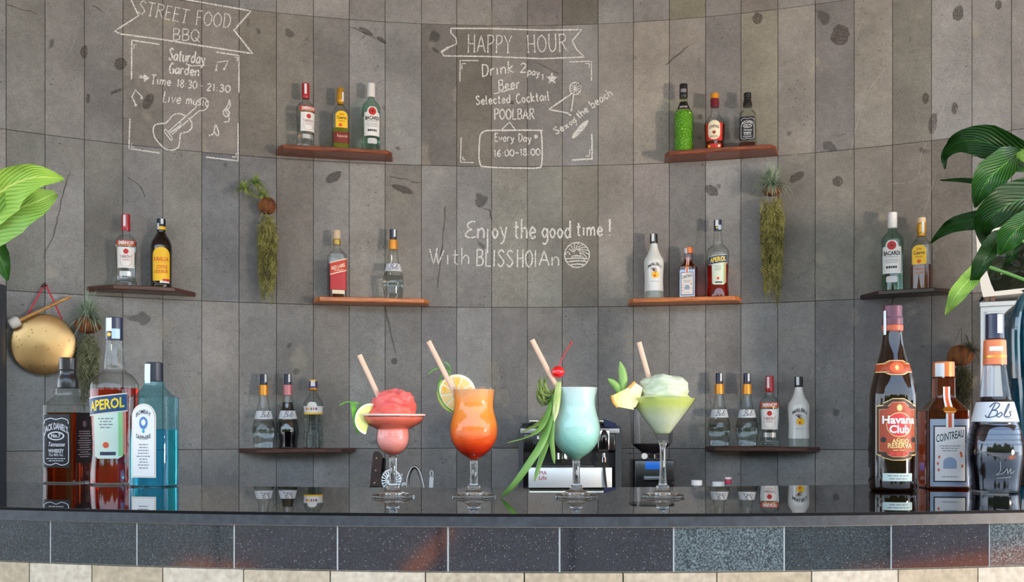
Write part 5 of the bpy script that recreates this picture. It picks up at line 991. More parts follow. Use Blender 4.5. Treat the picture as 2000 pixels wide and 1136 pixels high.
def airplant(label, px, py, rpx, lpx, wpx, moss, leaf, spread, nleaf, seed, up=1.0, heads=((0, 0, 1),), dist=.055, nst=170, sq=(1, .9, 1)):
    r_ = random.Random(seed); Y = wallY(px, dist); k = Y / F; s_, z = wall_sz(px, py); cen = Vector(((px - 1000) * k, Y, ZC + (HZ - py) * k))
    t = thing('air_plant', label, 'plant', cen, -s_ / RW, 'air plants in coconut balls hung on the wall'); R = rpx * k
    G().sphere((0, 0, 0), R, 26, 18, sq).mk('coconut_ball', COCO, t, smooth=80)
    g = G()
    for i in range(60):
        a = r_.uniform(0, 2 * PI); b = r_.uniform(-1.2, 1.2); q = [Vector((R * 1.02 * sq[0] * math.cos(b + d) * math.cos(a + d * .5), R * 1.02 * sq[1] * math.cos(b + d) * math.sin(a + d * .5), R * 1.02 * sq[2] * math.sin(b + d))) for d in (0, .2, .4, .6)]; g.tube(q, .0008, 3, False)
    g.mk('husk_fibres', mat('husk fibre', c(176, 112, 62), .9), t, kind='stuff', smooth=0)
    g = G(); strands(g, r_, Vector((0, 0, -R * .7)), wpx * k / 2, lpx * k, nst, .022); g.mk('hanging_moss', moss, t, kind='stuff', smooth=0)
    for hx, hz, hs in heads:
        c0 = Vector((hx * k, -.005, R * .6 + hz * k)); g = G(); S = spread * k * hs * 1.25
        for i in range(int(nleaf * (hs ** .5))):
            a = r_.uniform(0, 2 * PI); el = r_.uniform(-.1, 1.35); L_ = S * r_.uniform(.6, 1.0); d = Vector((math.cos(a) * math.cos(el), -abs(math.sin(a)) * math.cos(el) * .9 + .25 * math.sin(a), math.sin(el) * up)); pts = []
            for j in range(7): u = j / 6; pts.append(c0 + d * L_ * u + Vector((0, 0, -L_ * .75 * (u ** 2.2) * math.cos(el))) )
            g.blade(pts, [max(.0001, .003 * (1 - u / 6) ** .8) for u in range(7)], Vector((-d.y, d.x, .1)) if abs(d.z) < .95 else (1, 0, 0), .3)
        g.mk('leaves', leaf, t, smooth=0, kind='stuff', recalc=False)
    if len(heads) > 1:
        for hx, hz, hs in heads: G().tube([(0, 0, R * .5), (hx * k * .5, -.004, R * .6 + hz * k * .4), (hx * k, -.005, R * .6 + hz * k)], .004, 8).mk('stem', mat('plant stem olive', c(150, 140, 70), .7), t)
    g = G(); q = wall_pt(s_, z + R * 2.4, .0); g.tube([(0, R * .7, R * .7), (0, dist - .003, R * 2.3)], .0008, 5).mk('hanging_wire', mat('dark steel', c(50, 48, 46), .4, 1), t); return t
airplant('air plant with silvery arching leaves in a coconut ball right of the gong', 172, 634, 22, 150, 34, MOSS2, TL_, 62, 150, 3, sq=(1.15, 1, .8))
airplant('air plant with two small tufts on a dark coconut ball below the left chalk sign', 522, 402, 17, 185, 32, MOSS, TLG, 24, 110, 4, heads=((-44, 18, .95), (-22, 30, 1.05), (-8, 10, .7)))
airplant('air plant with bushy rosette and long yellow green moss under the high right shelf', 1508, 372, 17, 215, 38, MOSS, TL_, 44, 220, 5, up=1.1, sq=(1.1, 1, .65), nst=300)
airplant('air plant darkened for shade at far right behind the tall collar-labelled bottle', 1876, 694, 24, 100, 34, MOSS3, TLD, 44, 60, 6, sq=(1, .9, .85), heads=((18, -6, 1),))
# ---------------------------------------------------------------- gong and mallet
def wl(px, py, d): Y = wallY(px, d); return PX(px, py, Y)
gc_ = wl(85.5, 672, .035); sg = wall_sz(85.5, 672)[0]; t = thing('gong', 'round hammered brass gong hanging on red cord from the wall', 'gong', gc_, -sg / RW); k = gc_.y / F; R = 59.5 * k
br = noise_mat('hammered brass', c(196, 164, 114), c(160, 126, 82), 5, .3, detail=6, metal=.9, bump=.12, pos=(.3, .7)); tt = br.node_tree; vv = tt.nodes.new('ShaderNodeTexVoronoi'); vv.inputs['Scale'].default_value = 46; tc = tt.nodes.new('ShaderNodeTexCoord'); rp_ = tt.nodes.new('ShaderNodeValToRGB'); rp_.color_ramp.elements[0].position = .10; rp_.color_ramp.elements[1].position = .17; rp_.color_ramp.elements[0].color = (.35, .25, .2, 1); rp_.color_ramp.elements[1].color = (1, 1, 1, 1)
mm = tt.nodes.new('ShaderNodeMix'); mm.data_type = 'RGBA'; mm.blend_type = 'MULTIPLY'; mm.inputs['Factor'].default_value = .7; bb = tt.nodes['Principled BSDF']; old = bb.inputs['Base Color'].links[0].from_socket
tt.links.new(tc.outputs['Object'], vv.inputs['Vector']); tt.links.new(vv.outputs['Distance'], rp_.inputs[0]); tt.links.new(old, mm.inputs['A']); tt.links.new(rp_.outputs[0], mm.inputs['B']); tt.links.new(mm.outputs['Result'], bb.inputs['Base Color'])
prof = [(0, -.010), (.2, -.009), (.6, -.006), (.94, -.002), (.985, 0), (1, .004), (1, .020), (.985, .020), (.975, .005), (.6, .001), (0, -.004)]
v = []; n = 64
for r, y in prof: v += [(max(r, .001) * R * math.cos(2 * PI * j / n), y, max(r, .001) * R * math.sin(2 * PI * j / n)) for j in range(n)]
mk('disc', v, [[i * n + j, i * n + (j + 1) % n, (i + 1) * n + (j + 1) % n, (i + 1) * n + j] for i in range(len(prof) - 1) for j in range(n)] + [list(range(n)), [(len(prof) - 1) * n + j for j in range(n)][::-1]], br, t, smooth=40)
cord = mat('red cord', c(206, 52, 70), .7); rot = Matrix.Rotation(sg / RW, 3, 'Z')
def gl_(px, py, dd=.02): return rot @ (wl(px, py, dd) - gc_)
G().tube([gl_(48, 628, .03), gl_(66, 592, .02), gl_(86, 557, .012)], .0028, 8).mk('cord', cord, t); G().tube([gl_(121, 623, .03), gl_(105, 588, .05), gl_(90, 557, .012)], .0028, 8).mk('cord', cord, t); G().tube([gl_(82, 561, .012), gl_(87, 555, .013), gl_(92, 559, .012)], .0042, 8).mk('knot', mat('dark cord wrap', c(60, 24, 26), .8), t)
G().tube([gl_(88, 553, 0), gl_(88, 553, .02)], .003, 8).mk('nail', mat('dark steel', c(50, 48, 46), .4, 1), t)
a = wl(28, 630, .06); b = wl(138, 579, .045); t = thing('gong_mallet', 'wooden gong mallet with white padded head tucked through the red cord', 'mallet', a); d = b - a
G().tube([d * .06, d * .5, d], [.0062, .0060, .0052], 12).mk('handle', noise_mat('light mallet wood', c(206, 156, 88), c(170, 118, 60), 20, .5, stretch=(1, 1, 6)), t)
dn = d.normalized(); G().tube([-dn * .020, -dn * .019, -dn * .012, dn * .012, dn * .019, dn * .02], [.004, .015, .0195, .0205, .016, .006], 18).mk('head', mat('white felt', c(214, 212, 208), .9), t, smooth=60)
# ---------------------------------------------------------------- back bench with the things standing on it
bm_ = noise_mat('dark bench top', c(60, 60, 62), c(44, 44, 46), 20, .5); BZ = .93
v = []; nB = 50; sB = 2.75
for i in range(nB + 1):
    a = -sB / RW + 2 * sB / RW * i / nB; r0, r1 = RW - .004, RW - .62; v += [(r0 * math.sin(a), CY + r0 * math.cos(a), z) for z in (BZ - .04, BZ)] + [(r1 * math.sin(a), CY + r1 * math.cos(a), z) for z in (BZ - .04, BZ)]
f = []
for i in range(nB): q = i * 4; f += [[q, q + 4, q + 5, q + 1], [q + 2, q + 3, q + 7, q + 6], [q + 1, q + 5, q + 7, q + 3], [q, q + 2, q + 6, q + 4]]
t = thing('back_bench', 'low dark work bench along the stone wall behind the counter', 'bench', (0, 3.9, 0)); mk('bench_top', [(x, y - 3.9, z) for x, y, z in v], f + [[0, 1, 3, 2], [nB * 4, nB * 4 + 2, nB * 4 + 3, nB * 4 + 1]], bm_, t)
v = []
for i in range(nB + 1):
    a = -sB / RW + 2 * sB / RW * i / nB; r0, r1 = RW - .02, RW - .58; v += [(r0 * math.sin(a), CY + r0 * math.cos(a) - 3.9, z) for z in (0, BZ - .04)] + [(r1 * math.sin(a), CY + r1 * math.cos(a) - 3.9, z) for z in (0, BZ - .04)]
mk('bench_body', v, f + [[0, 1, 3, 2], [nB * 4, nB * 4 + 2, nB * 4 + 3, nB * 4 + 1]], mat('dark bench body', c(46, 44, 44), .7), t)
# espresso machine, front at Y=3.78
YM = 3.78; kM = YM / F; pb = mat('glossy black plastic', c(20, 21, 24), .25, coat=.4); chrome = mat('chrome', c(222, 224, 226), .12, 1); chr2 = mat('brushed steel', c(232, 236, 238), .38, .55); gr_ = mat('dark graphite plastic', c(54, 58, 64), .4)
o0 = Vector(((1113 - 1000) * kM, YM, BZ)); t = thing('espresso_machine', 'black and chrome espresso machine behind the turquoise cocktail', 'coffee machine', o0)
def mz(py): return ZC + (HZ - py) * kM - BZ
def mx(px): return (px - 1113) * kM
g = G(); k_ = [(0, 0), (0, 0)]
body = [(1013, 955), (1013, 838), (1022, 824), (1204, 824), (1213, 838), (1213, 955)]
def prismxz(pts, y0, y1): 
    n = len(pts); v = [(mx(x), y0, mz(y)) for x, y in pts] + [(mx(x), y1, mz(y)) for x, y in pts]; return v, [list(range(n)), list(range(n, 2 * n))[::-1]] + [[i, (i + 1) % n, (i + 1) % n + n, i + n] for i in range(n)]
v, f = prismxz([(1014, 990), (1013, 842), (1022, 826), (1204, 826), (1213, 842), (1214, 990)], .06, .30); mk('body', v, f, pb, t)
for a, b in ((1013, 1022), (1202, 1214)): v, f = prismxz([(a, 985), (a + (0 if a < 1100 else 0), 838), (b, 832), (b, 985)], 0, .10); mk('side_cheek', v, f, gr_, t)
G().box(mx(1022), mx(1202), .0, .07, mz(880), mz(846), .004).mk('upper_panel', pb, t); G().box(mx(1016), mx(1210), -.004, .09, mz(846), mz(836), .003).mk('top_band', mat('pale silver plastic', c(168, 174, 182), .3, .4), t, label='pale silver band')
G().box(mx(1034), mx(1180), .02, .24, mz(826), mz(820), .002).mk('cup_rail', chrome, t); v, f = prismxz([(1181, 832), (1181, 818), (1204, 826), (1210, 838)], .02, .2); mk('water_tank_lid', v, f, mat('dark blue plastic', c(24, 34, 78), .3), t)
b_ = G().box(mx(1041), mx(1071), -.006, .01, mz(868), mz(842), .003).mk('button_panel', gr_, t); G().box(mx(1049), mx(1053), -.008, .0, mz(857), mz(851)).mk('button_mark', mat('white print', c(220, 222, 224), .5), b_)
b_ = G().box(mx(1167), mx(1191), -.008, .01, mz(880), mz(838), .006).mk('lever_plate', chrome, t); G().sphere((mx(1179.5), -.016, mz(857)), 9 * kM, 18, 12, (.9, .8, 2.0)).mk('lever_knob', mat('black knob', c(14, 12, 14), .15, coat=.6), b_)
G().tube([(mx(1179), -.012, mz(884)), (mx(1179), -.012, mz(892)), (mx(1179), -.012, mz(892.1)), (mx(1179), -.012, mz(902))], [.006, .006, .012, .011], 14).mk('steam_valve', chrome, t); G().tube([(mx(1179), -.014, mz(900)), (mx(1180), -.02, mz(925)), (mx(1183), -.024, mz(951))], [.004, .005, .004], 10).mk('steam_wand', mat('dark steel', c(50, 48, 46), .4, 1), t)
G().box(mx(1022), mx(1202), .03, .07, mz(912), mz(880)).mk('brew_recess', mat('recess black', c(10, 10, 12), .6), t); G().tube([(mx(1098), .0, mz(884)), (mx(1098), .0, mz(896))], .028, 24).mk('brew_group', chrome, t); G().tube([(mx(1098), -.02, mz(900)), (mx(1098), -.13, mz(897))], [.008, .010], 12).mk('portafilter_handle', mat('black knob', c(14, 12, 14), .15, coat=.6), t)
f_ = G().box(mx(1032), mx(1195), -.012, .08, mz(953), mz(912), .003).mk('drip_tray_front', chr2, t); G().box(mx(1028), mx(1206), -.03, .04, mz(958), mz(953), .002).mk('tray_lip', gr_, t); G().box(mx(1056), mx(1160), -.010, .03, mz(912), mz(908), .001).mk('drip_grid', gr_, t); G().box(mx(1013), mx(1214), .0, .3, 0, mz(958)).mk('base', pb, t)
rdp = mat('print dark red', c(176, 30, 44), .5)
for st, px_, py_, h_ in (('PPIA', 1058, 926, 7.5), ('Life', 1060, 936, 8)):
    v, f, w_ = text_mesh(st, .01); mk('lettering', [(mx(px_) + a * h_ * kM, -.0125, mz(py_) + b * h_ * kM) for a, b in v], f, rdp, f_, smooth=0, recalc=False)
# grinder
o0 = Vector(((1278.5 - 1000) * kM, YM, BZ)); t = thing('coffee_grinder', 'black coffee grinder with blue display and clear hopper behind the pale green cocktail', 'grinder', o0)
def mx(px): return (px - 1278.5) * kM
G().box(mx(1240), mx(1317), .0, .17, 0, mz(898), .004).mk('body', pb, t); d_ = G().box(mx(1260), mx(1296), -.004, .01, mz(916), mz(901), .001).mk('display', mat('blue screen', c(24, 96, 190), .3, emis=.25), t); G().box(mx(1256), mx(1296), -.03, .01, mz(936), mz(929), .001).mk('spout_shelf', mat('grey steel part', c(120, 130, 138), .35, .7), t)
q = [(mz(896), 17 * kM), (mz(888), 17 * kM), (mz(882), 22 * kM), (mz(870), 37 * kM), (mz(867), 38 * kM), (mz(866), 37 * kM)]; gg = G().loft([(z, r, r, 2) for z, r in q], 36, cx=0, cy=.085); gg.mk('funnel', mat('dark smoky hopper', c(40, 34, 36), .2, coat=.4), t); G().box(mx(1235), mx(1300), .05, .12, mz(887.5), mz(885.5)).mk('slide_plate', gr_, t); G().tube([(mx(1258), -.005, mz(890)), (mx(1258), -.012, mz(890))], 6 * kM, 12).mk('dial', mat('white print', c(220, 222, 224), .5), t)
G().loft([(mz(866), 40 * kM, 40 * kM, 3), (mz(797), 43 * kM, 43 * kM, 3)], 40, False, False, cy=.085).mk('hopper', thin_glass('hopper plastic', (.9, .92, .95, 1), .5), t); G().loft([(mz(797), 44 * kM, 44 * kM, 3), (mz(793), 44 * kM, 44 * kM, 3)], 40, cy=.085).mk('hopper_lid', pb, t)
# knife, strainer, tap, spoon, three capped bottles
YK = 3.6; kK = YK / F
def ob(name, label, cat, px): return thing(name, label, cat, ((px - 1000) * kK, YK, BZ))
t = ob('knife', 'knife with riveted dark wooden handle standing upright behind the pink cocktail', 'knife', 735)
def lz(py): return ZC + (HZ - py) * kK - BZ
def hx(px, c0): return (px - c0) * kK
def prism2(pts, c0, y0, y1, name, m, par):
    n = len(pts); v = [(hx(x, c0), y0, lz(y)) for x, y in pts] + [(hx(x, c0), y1, lz(y)) for x, y in pts]; return mk(name, v, [list(range(n)), list(range(n, 2 * n))[::-1]] + [[i, (i + 1) % n, (i + 1) % n + n, i + n] for i in range(n)], m, par, smooth=50)
hw_ = noise_mat('dark knife wood', c(72, 44, 36), c(40, 26, 22), 30, .5, stretch=(4, 4, 1)); prism2([(723, 950), (725, 925), (728, 900), (729, 886), (733, 881), (740, 882), (746, 888), (747, 893), (745, 915), (743, 935), (742, 950)], 735, -.008, .008, 'handle', hw_, t)
for a, b in ((736, 894), (734.5, 918), (732, 942)): G().tube([(hx(a, 735), -.0095, lz(b)), (hx(a, 735), .0095, lz(b))], .0032, 10).mk('rivet', mat('brass rivet', c(226, 206, 170), .3, .8), t)
prism2([(724, 950), (742, 950), (744, 1000), (722, 1000)], 735, -.0012, .0012, 'blade', chr2, t); prism2([(722, 952), (742, 952), (742, 949), (722, 949)], 735, -.0085, .0085, 'bolster', chrome, t)
t = thing('knife_block', 'dark holder beside the knife handle, partly hidden behind the pink cocktail stem', 'knife holder', ((748.5 - 1000) * kK, YK + .03, BZ)); prism2([(740, 1005), (742, 900), (747, 893), (751, 897), (750, 915), (748, 1005)], 748.5, 0, .02, 'second_handle', pb, t)
t = ob('cocktail_strainer', 'perforated steel strainer behind the pink cocktail stem', 'strainer', 764); ssm = mat('bright steel', c(226, 230, 232), .35, .6)
v = []; g = G(); n = 40
for i in range(4):
    r = (.2, .5, .8, 1.0)[i]; rr_ = 21 * kK * r; v += [(rr_ * math.cos(2 * PI * j / n), -.006 * (1 - r * r), lz(937) + rr_ * 1.1 * math.sin(2 * PI * j / n)) for j in range(n)]
f = [[i * n + j, i * n + (j + 1) % n, (i + 1) * n + (j + 1) % n, (i + 1) * n + j] for i in range(3) for j in range(n) if not (i == 1 and j % 2)]
q = mk('plate', v, f, ssm, t, recalc=False, smooth=60); md = q.modifiers.new('t', 'SOLIDIFY'); md.thickness = .0012
G().tube([(21 * kK * math.cos(a * .2), 0, lz(937) + 23 * kK * math.sin(a * .2)) for a in range(32)], .0018, 6).mk('coil_rim', chrome, t); prism2([(779, 926), (786, 924), (786, 929), (780, 930), (781, 941), (793, 942), (794, 946), (780, 949), (776, 940)], 764, -.001, .001, 'prongs', ssm, t); G().tube([(0, 0, lz(955)), (0, .02, 0)], .006, 8).mk('handle', chrome, t)
t = ob('bar_tap', 'curved steel tap spout between the pink and the orange cocktails', 'tap', 811)
G().tube(catmull([(hx(796, 811), 0, 0), (hx(796, 811), 0, lz(960)), (hx(797, 811), 0, lz(935)), (hx(802, 811), 0, lz(918)), (hx(809, 811), 0, lz(911)), (hx(817, 811), 0, lz(917)), (hx(823, 811), 0, lz(935)), (hx(827, 811), 0, lz(955))], 6), [.0068] * 43, 14).mk('spout', mat('brushed nickel', c(160, 156, 156), .28, 1), t); G().tube([(hx(796, 811), 0, 0), (hx(796, 811), 0, .02)], .02, 16).mk('base', chrome, t)
t = ob('steel_spoon', 'steel utensil handle with a slot standing right of the tap spout', 'utensil', 842); g = G(); o_ = [(838, 1000), (838, 950), (839, 925), (840.5, 919), (843, 917), (845.5, 919), (847, 925), (846, 950), (846, 1000)]; i_ = [(841, 928), (841, 922), (843, 920), (845, 922), (845, 928), (843, 930)]
prism2([(838, 1003), (838, 950), (839, 931), (847, 931), (846, 950), (846, 1003)], 842, -.001, .001, 'handle', ssm, t); G().tube([(hx(843 + 3 * math.cos(a * .4), 842), 0, lz(924.5) + 6 * kK * math.sin(a * .4)) for a in range(17)], .0022, 6).mk('slot_loop', ssm, t)
for px_, py_, w_, colr, lb in ((1361, 937, 10.5, c(232, 234, 236), 'white-capped bottle peeping over the counter, left of the other two caps'), (1403, 940, 12, c(232, 236, 238), 'wide white-capped bottle peeping over the counter, middle of three'), (1422.5, 935, 6.5, c(190, 40, 84), 'small bottle with white and magenta cap peeping over the counter')):
    t = ob('syrup_bottle', lb, 'bottle', px_); t['group'] = 'small bottles standing on the back bench'; r = w_ * kK; z = lz(py_); h = 10 * kK
    mg = colr[0] > 3 * colr[1]; G().loft([(0, r * 1.5, r * 1.5, 2), (z - h - .05, r * 1.5, r * 1.5, 2), (z - h - .02, r * 1.0, r, 2), (z - h, r * .85, r * .85, 2)], 24).mk('glass_body', CLR, t)
    G().loft([(z - h, r, r, 2), (z - .001, r, r, 2), (z, r * .95, r * .95, 2)], 24).mk('cap', mat('cap ' + ('magenta' if mg else 'white'), colr, .4), t)
    if mg: G().loft([(z, r * 1.02, r * 1.02, 2), (z + .007, r * .95, r * .95, 2)], 24).mk('cap_top', mat('white cap', c(228, 226, 224), .4), t)
# ---------------------------------------------------------------- right edge: white cabinet, framed glass case, teal vessel
YC = 3.15; kC = YC / F; wc = mat('white painted cabinet', c(206, 212, 214), .45); wf = mat('cream white frame', c(222, 216, 204), .4)
RC = -math.atan(1020 / F); def_cos = math.cos(RC)
def cb(px, c0=2020): return (px - c0) * kC * def_cos
def cz(py): return ZC + (HZ - py) * kC - BZ
t = thing('white_cabinet', 'white panelled cabinet at the right edge under the glass-fronted case', 'cabinet', ((2020 - 1000) * kC, YC, BZ), RC)
G().box(cb(1912), cb(2130), 0, .26, 0, cz(594), .003).mk('body', wc, t); G().box(cb(1911), cb(2132), -.008, .27, cz(594), cz(585), .002).mk('top_board', wc, t)
d_ = G().box(cb(1925), cb(2120), -.006, .004, .02, cz(604), .002).mk('door', wc, t); G().box(cb(1940), cb(2105), -.008, .0, .05, cz(628), .002).mk('raised_panel', mat('off white panel', c(216, 214, 200), .45), d_)
t = thing('display_case', 'cream framed case with dark foliage behind its glass, partly hidden by the leaves', 'case', ((2020 - 1000) * kC, YC, BZ + cz(585) + .0045), RC)
def cz2(py): return ZC + (HZ - py) * kC - (BZ + cz(585) + .002)
out_ = [(1903, 440), (1908, 520), (1914, 560), (1918, 576), (2030, 571), (2130, 576), (2140, 440)]; inn = [(1921, 446), (1924, 520), (1934, 550), (1941, 566), (2030, 561), (2110, 564), (2120, 446)]
n = len(out_); v = []
for y in (0, .05): v += [(cb(a), y, cz2(b)) for a, b in out_] + [(cb(a), y, cz2(b)) for a, b in inn]
f = []
for i in range(n): j = (i + 1) % n; f += [[i, j, j + n, i + n], [2 * n + i, 3 * n + i, 3 * n + j, 2 * n + j], [i, i + 2 * n, j + 2 * n, j], [i + n, j + n, j + 3 * n, i + 3 * n]]
mk('frame', v, f, wf, t, smooth=30); v = [(cb(a), .2, cz2(b)) for a, b in inn]; mk('dark_lining', v, [list(range(n))], mat('case lining', c(20, 22, 18), .8), t, smooth=0)
v = [(cb(a), .05, cz2(b)) for a, b in out_] + [(cb(a), .24, cz2(b)) for a, b in out_]; mk('case_body', v, [list(range(n, 2 * n))] + [[i, (i + 1) % n, (i + 1) % n + n, i + n] for i in range(n)], wf, t, smooth=30)
v = [(cb(a), .02, cz2(b)) for a, b in inn]; mk('pane', v, [list(range(n))], thin_glass('case pane', (.8, .85, .88, 1), .5), t, smooth=0)
for a in (1922, 1934): G().box(cb(a), cb(a + 8), .01, .03, -.003, cz2(575) + .001).mk('foot', mat('foot brown', c(110, 80, 66), .5), t)
r_ = random.Random(9); dkl = noise_mat('dark case foliage', c(42, 44, 20), c(14, 14, 12), 14, .35, coat=.4)
for i in range(80):
    x = r_.uniform(1940, 2100); y = r_.uniform(480, 560); g = G(); p0 = Vector((cb(x), .08 + r_.uniform(0, .1), cz2(y))); a = r_.uniform(-.4, PI + .4); L_ = r_.uniform(18, 34) * kC; d = Vector((math.cos(a), r_.uniform(-.5, .3), math.sin(a) * .8)); g.blade([p0 + d * L_ * u / 6 + Vector((0, 0, -.3 * L_ * (u / 6) ** 2)) for u in range(7)], [.012 * math.sin(PI * min(.96, .08 + u / 6.5)) for u in range(7)], (-d.z, .4, d.x), .3); g.mk('leaf', dkl, t, smooth=80, recalc=False)
# teal vessel
YT = 2.75; kT = YT / F; tl = noise_mat('teal glaze', c(12, 84, 104), c(6, 40, 58), 9, .08, coat=1.0, pos=(.3, .7)); t = thing('teal_vase', 'glossy teal glazed vase at the right edge behind the tall collar-labelled bottle', 'vase', ((2024 - 1000) * kT, YT, 0))
t2 = thing('plinth', 'black plinth under the teal vase at the right edge', 'plinth', ((2030 - 1000) * kT, YT, 0)); zpl = ZC + (HZ - 880) * kT; G().box(-46 * kT, .25, -.1, .16, 0, zpl, .004).mk('block', mat('matt black plinth', c(16, 16, 18), .5), t2)
t.location.z = zpl + .0003; q = [(880, 40), (872, 46), (800, 54), (740, 60), (680, 63), (640, 63), (615, 58), (598, 44), (588, 30), (580, 24), (570, 22), (566, 26)]; G().loft([((880 - y) * kT, r * kT, r * kT, 2.2) for y, r in catmull(q, 3)], 48).mk('body', tl, t, smooth=80)
G().tube(catmull([(-22 * kT, -.02, (880 - 575) * kT), (-50 * kT, -.05, (880 - 600) * kT), (-62 * kT, -.06, (880 - 650) * kT), (-58 * kT, -.055, (880 - 740) * kT)], 6), .012, 10).mk('handle', tl, t)
# dark upright at the left edge
p = wl(-14, 700, .12); t = thing('side_panel', 'dark upright panel edge at the left margin below the leaves', 'panel', (p.x, p.y, 0)); k = p.y / F; G().box(-.06, 12 * k, 0, .05, BZ + .0005, ZC + (HZ - 553) * k, .003).mk('board', mat('dark slate board', c(58, 64, 74), .5), t)
# ---------------------------------------------------------------- leafy plants at both edges
def leaf_mat(name, c1, c2, rough=.35):
    if name in MATS: return MATS[name]
    m = mat(name, c1, rough + .05, spec=.3); t = m.node_tree; b = t.nodes['Principled BSDF']; uv = t.nodes.new('ShaderNodeUVMap'); s_ = t.nodes.new('ShaderNodeSeparateXYZ'); L = t.links.new; L(uv.outputs[0], s_.inputs[0])
    def M(op, a, b_): x = t.nodes.new('ShaderNodeMath'); x.operation = op; (L(a, x.inputs[0]) if not isinstance(a, (int, float)) else setattr(x.inputs[0], 'default_value', a)); (L(b_, x.inputs[1]) if not isinstance(b_, (int, float)) else setattr(x.inputs[1], 'default_value', b_)); return x.outputs[0]
    ab = M('ABSOLUTE', M('SUBTRACT', s_.outputs[0], .5), 0); ph = M('SUBTRACT', M('MULTIPLY', s_.outputs[1], 12.0), M('MULTIPLY', ab, 11.0)); sn = M('SINE', M('MULTIPLY', ph, 6.283), 0); vein = M('MULTIPLY_ADD', sn, .5); x = vein.node; x.inputs[2].default_value = .5
    mid = M('LESS_THAN', ab, .022); fac = M('MAXIMUM', M('MULTIPLY', vein, .38), mid); mx_ = t.nodes.new('ShaderNodeMix'); mx_.data_type = 'RGBA'; L(fac, mx_.inputs['Factor']); mx_.inputs['A'].default_value = c1; mx_.inputs['B'].default_value = c2; L(mx_.outputs['Result'], b.inputs['Base Color'])
    bp = t.nodes.new('ShaderNodeBump'); bp.inputs['Distance'].default_value = .0015; bp.inputs['Strength'].default_value = .6; L(vein, bp.inputs['Height']); L(bp.outputs[0], b.inputs['Normal'])
    ts = t.nodes.new('ShaderNodeBsdfTranslucent'); ts.inputs[0].default_value = c2; ms = t.nodes.new('ShaderNodeMixShader'); ms.inputs[0].default_value = .12; o = t.nodes['Material Output']; L(b.outputs[0], ms.inputs[1]); L(ts.outputs[0], ms.inputs[2]); L(ms.outputs[0], o.inputs[0]); return m
def big_leaf(parent, o0, mid, wl_, wr_, m, name='leaf', dy=0.0, label=None, wav=.004):
    """mid: (px, py, Y) points, base to tip; wl_/wr_: half widths in picture pixels on each side"""
    mp = [PX(*q) for q in catmull(mid, 5)]; n = len(mp); W = lambda ws, u: (lambda x, i: ws[i] + (ws[min(i + 1, len(ws) - 1)] - ws[i]) * (x - i))(u * (len(ws) - 1), min(int(u * (len(ws) - 1)), len(ws) - 1)); NW = 10; v = []; uvs = []
    for i, p in enumerate(mp):
        t_ = (mp[min(i + 1, n - 1)] - mp[max(i - 1, 0)]).normalized(); vd = Vector((p.x, p.y, p.z - ZC)).normalized(); sd = t_.cross(vd).normalized(); nr = sd.cross(t_).normalized(); u = i / (n - 1); k = p.y / F
        if nr.y > 0: nr = -nr
        for j in range(NW + 1):
            a = j / NW * 2 - 1; w_ = (W(wl_, u) if a < 0 else W(wr_, u)) * k * a; cr = abs(a) ** 1.3 * .35 * abs(w_) ; v.append(p + sd * w_ - nr * cr * -1 + nr * wav * math.sin(u * 17 + a * 2) * abs(a)); uvs.append((j / NW, u))
    q_ = NW + 1; f = [[i * q_ + j, i * q_ + j + 1, (i + 1) * q_ + j + 1, (i + 1) * q_ + j] for i in range(n - 1) for j in range(NW)]
    me = bpy.data.meshes.new(name); me.from_pydata([tuple(p - o0) for p in v], [], f); uv = me.uv_layers.new(name='UVMap')
    for lp_ in me.loops: uv.data[lp_.index].uv = uvs[lp_.vertex_index]
    me.polygons.foreach_set('use_smooth', [True] * len(me.polygons)); me.update(); return link_mesh(name, me, m, parent, label)
DG = leaf_mat('dark glossy leaf', c(12, 44, 8), c(34, 82, 22)); MG = leaf_mat('mid green glossy leaf', c(18, 62, 14), c(70, 128, 50)); LGn = leaf_mat('light green leaf', c(112, 160, 58), c(176, 206, 112), .5); YG = leaf_mat('bright yellow green leaf', c(126, 176, 56), c(196, 214, 110), .5)
potm = noise_mat('terracotta pot', c(168, 96, 62), c(140, 76, 48), 12, .8)
def pot(name, label, base, r, h):
    t = thing(name, label, 'plant', base); G().loft([(0, r * .75, r * .75, 2), (h * .8, r * .97, r * .97, 2), (h * .8, r * 1.06, r * 1.06, 2), (h, r * 1.08, r * 1.08, 2), (h, r * .96, r * .96, 2), (h * .9, r * .92, r * .92, 2)], 36).mk('pot', potm, t); G().loft([(h * .86, r * .9, r * .9, 2), (h * .88, r * .9, r * .9, 2)], 30).mk('soil', mat('potting soil', c(50, 36, 26), .95), t); return t
Yp = 1.95; base = Vector((1.33, Yp, TOP + .0003)); t = pot('potted_peace_lily', 'dark green glossy leafy plant reaching in from the right edge', base, .085, .15)
def stem(pts, r=.004): G().tube(catmull([Vector(q) - base for q in pts], 5), r, 8).mk('stem', mat('leaf stalk green', c(70, 120, 50), .5), t)
crown = base + Vector((0, 0, .14))
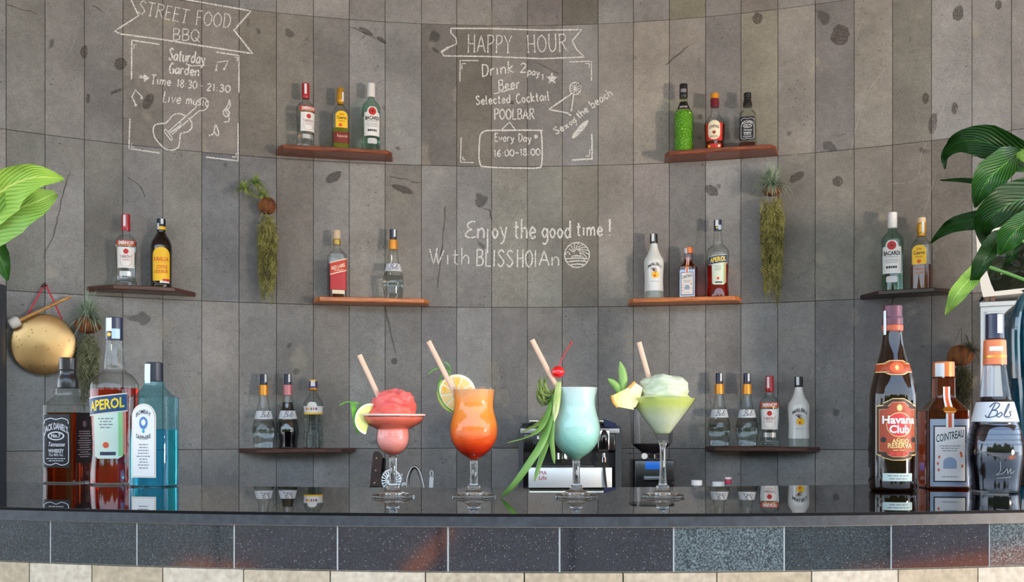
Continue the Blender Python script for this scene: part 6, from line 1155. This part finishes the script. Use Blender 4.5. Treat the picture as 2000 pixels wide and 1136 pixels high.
L_ = [([(2040, 330, 1.9), (1985, 305, 1.86), (1925, 278, 1.84), (1885, 275, 1.86), (1858, 286, 1.9), (1845, 305, 1.93), (1846, 330, 1.95)], (10, 30, 34, 22, 10, 7, 1), (8, 16, 30, 22, 14, 8, 1), DG),
      ([(1992, 292, 1.84), (1965, 318, 1.80), (1935, 345, 1.79), (1918, 370, 1.80), (1906, 405, 1.83)], (8, 30, 34, 20, 1), (6, 24, 30, 18, 1), MG),
      ([(1985, 362, 1.95), (1930, 358, 1.96), (1880, 352, 1.98), (1836, 352, 2.0)], (3, 7, 5, 1), (3, 6, 4, 1), DG),
      ([(2060, 380, 1.86), (2010, 385, 1.80), (1960, 405, 1.78), (1925, 435, 1.80), (1925, 480, 1.86)], (20, 40, 40, 22, 2), (14, 34, 40, 18, 2), DG),
      ([(1960, 415, 1.9), (1915, 425, 1.9), (1870, 435, 1.93), (1840, 452, 1.97), (1818, 475, 2.0)], (10, 16, 14, 8, 1), (12, 22, 17, 9, 1), DG),
      ([(2030, 410, 1.80), (1995, 440, 1.76), (1972, 465, 1.76), (1953, 498, 1.79)], (8, 24, 26, 1), (8, 20, 22, 1), MG),
      ([(1958, 450, 1.84), (1940, 480, 1.80), (1918, 520, 1.79), (1898, 560, 1.82)], (7, 20, 20, 2), (6, 15, 12, 1), DG),
      ([(1915, 515, 1.84), (1893, 545, 1.81), (1868, 575, 1.80), (1848, 614, 1.83)], (6, 16, 15, 1), (6, 18, 17, 1), LGn),
      ([(2050, 290, 1.8), (2020, 300, 1.78), (1985, 305, 1.8)], (10, 24, 2), (10, 22, 2), LGn), ([(2050, 330, 2.0), (2005, 322, 1.98), (1970, 330, 2.0)], (12, 18, 3), (12, 16, 3), MG),
      ([(2070, 450, 2.0), (2020, 440, 2.0), (1985, 430, 2.0)], (12, 22, 3), (12, 18, 3), DG), ([(2000, 430, 1.9), (1985, 470, 1.87), (1975, 500, 1.86), (1960, 520, 1.88)], (8, 14, 10, 1), (8, 12, 9, 1), DG)]
for mid, a_, b_, m in L_:
    big_leaf(t, base, mid, a_, b_, m); p0 = PX(*mid[0]); stem([crown + Vector((random.uniform(-.03, .03), 0, 0)), crown * .35 + p0 * .65 + Vector((.03, .02, .03)), p0], .0035)
Yp = 1.75; base = Vector((-1.12, Yp + .06, TOP + .0003)); t = pot('potted_leafy_plant', 'bright yellow green broad leaves reaching in from the left edge', base, .08, .14); crown = base + Vector((0, 0, .13))
L_ = [([(-70, 440, 1.72), (-30, 400, 1.66), (20, 362, 1.62), (70, 346, 1.60), (126, 349, 1.62)], (14, 44, 46, 22, 1), (10, 30, 34, 26, 1), YG), ([(-70, 470, 1.74), (-20, 440, 1.68), (30, 410, 1.65), (75, 392, 1.64), (108, 376, 1.66)], (14, 42, 42, 26, 4), (12, 30, 36, 26, 3), LGn), ([(-60, 430, 1.8), (-30, 460, 1.76), (0, 500, 1.75), (16, 548, 1.77)], (10, 24, 24, 1), (10, 24, 18, 1), MG)]
for mid, a_, b_, m in L_:
    big_leaf(t, base, mid, a_, b_, m); p0 = PX(*mid[0]); stem([crown, crown * .4 + p0 * .6 + Vector((-.04, .02, .03)), p0], .0035)
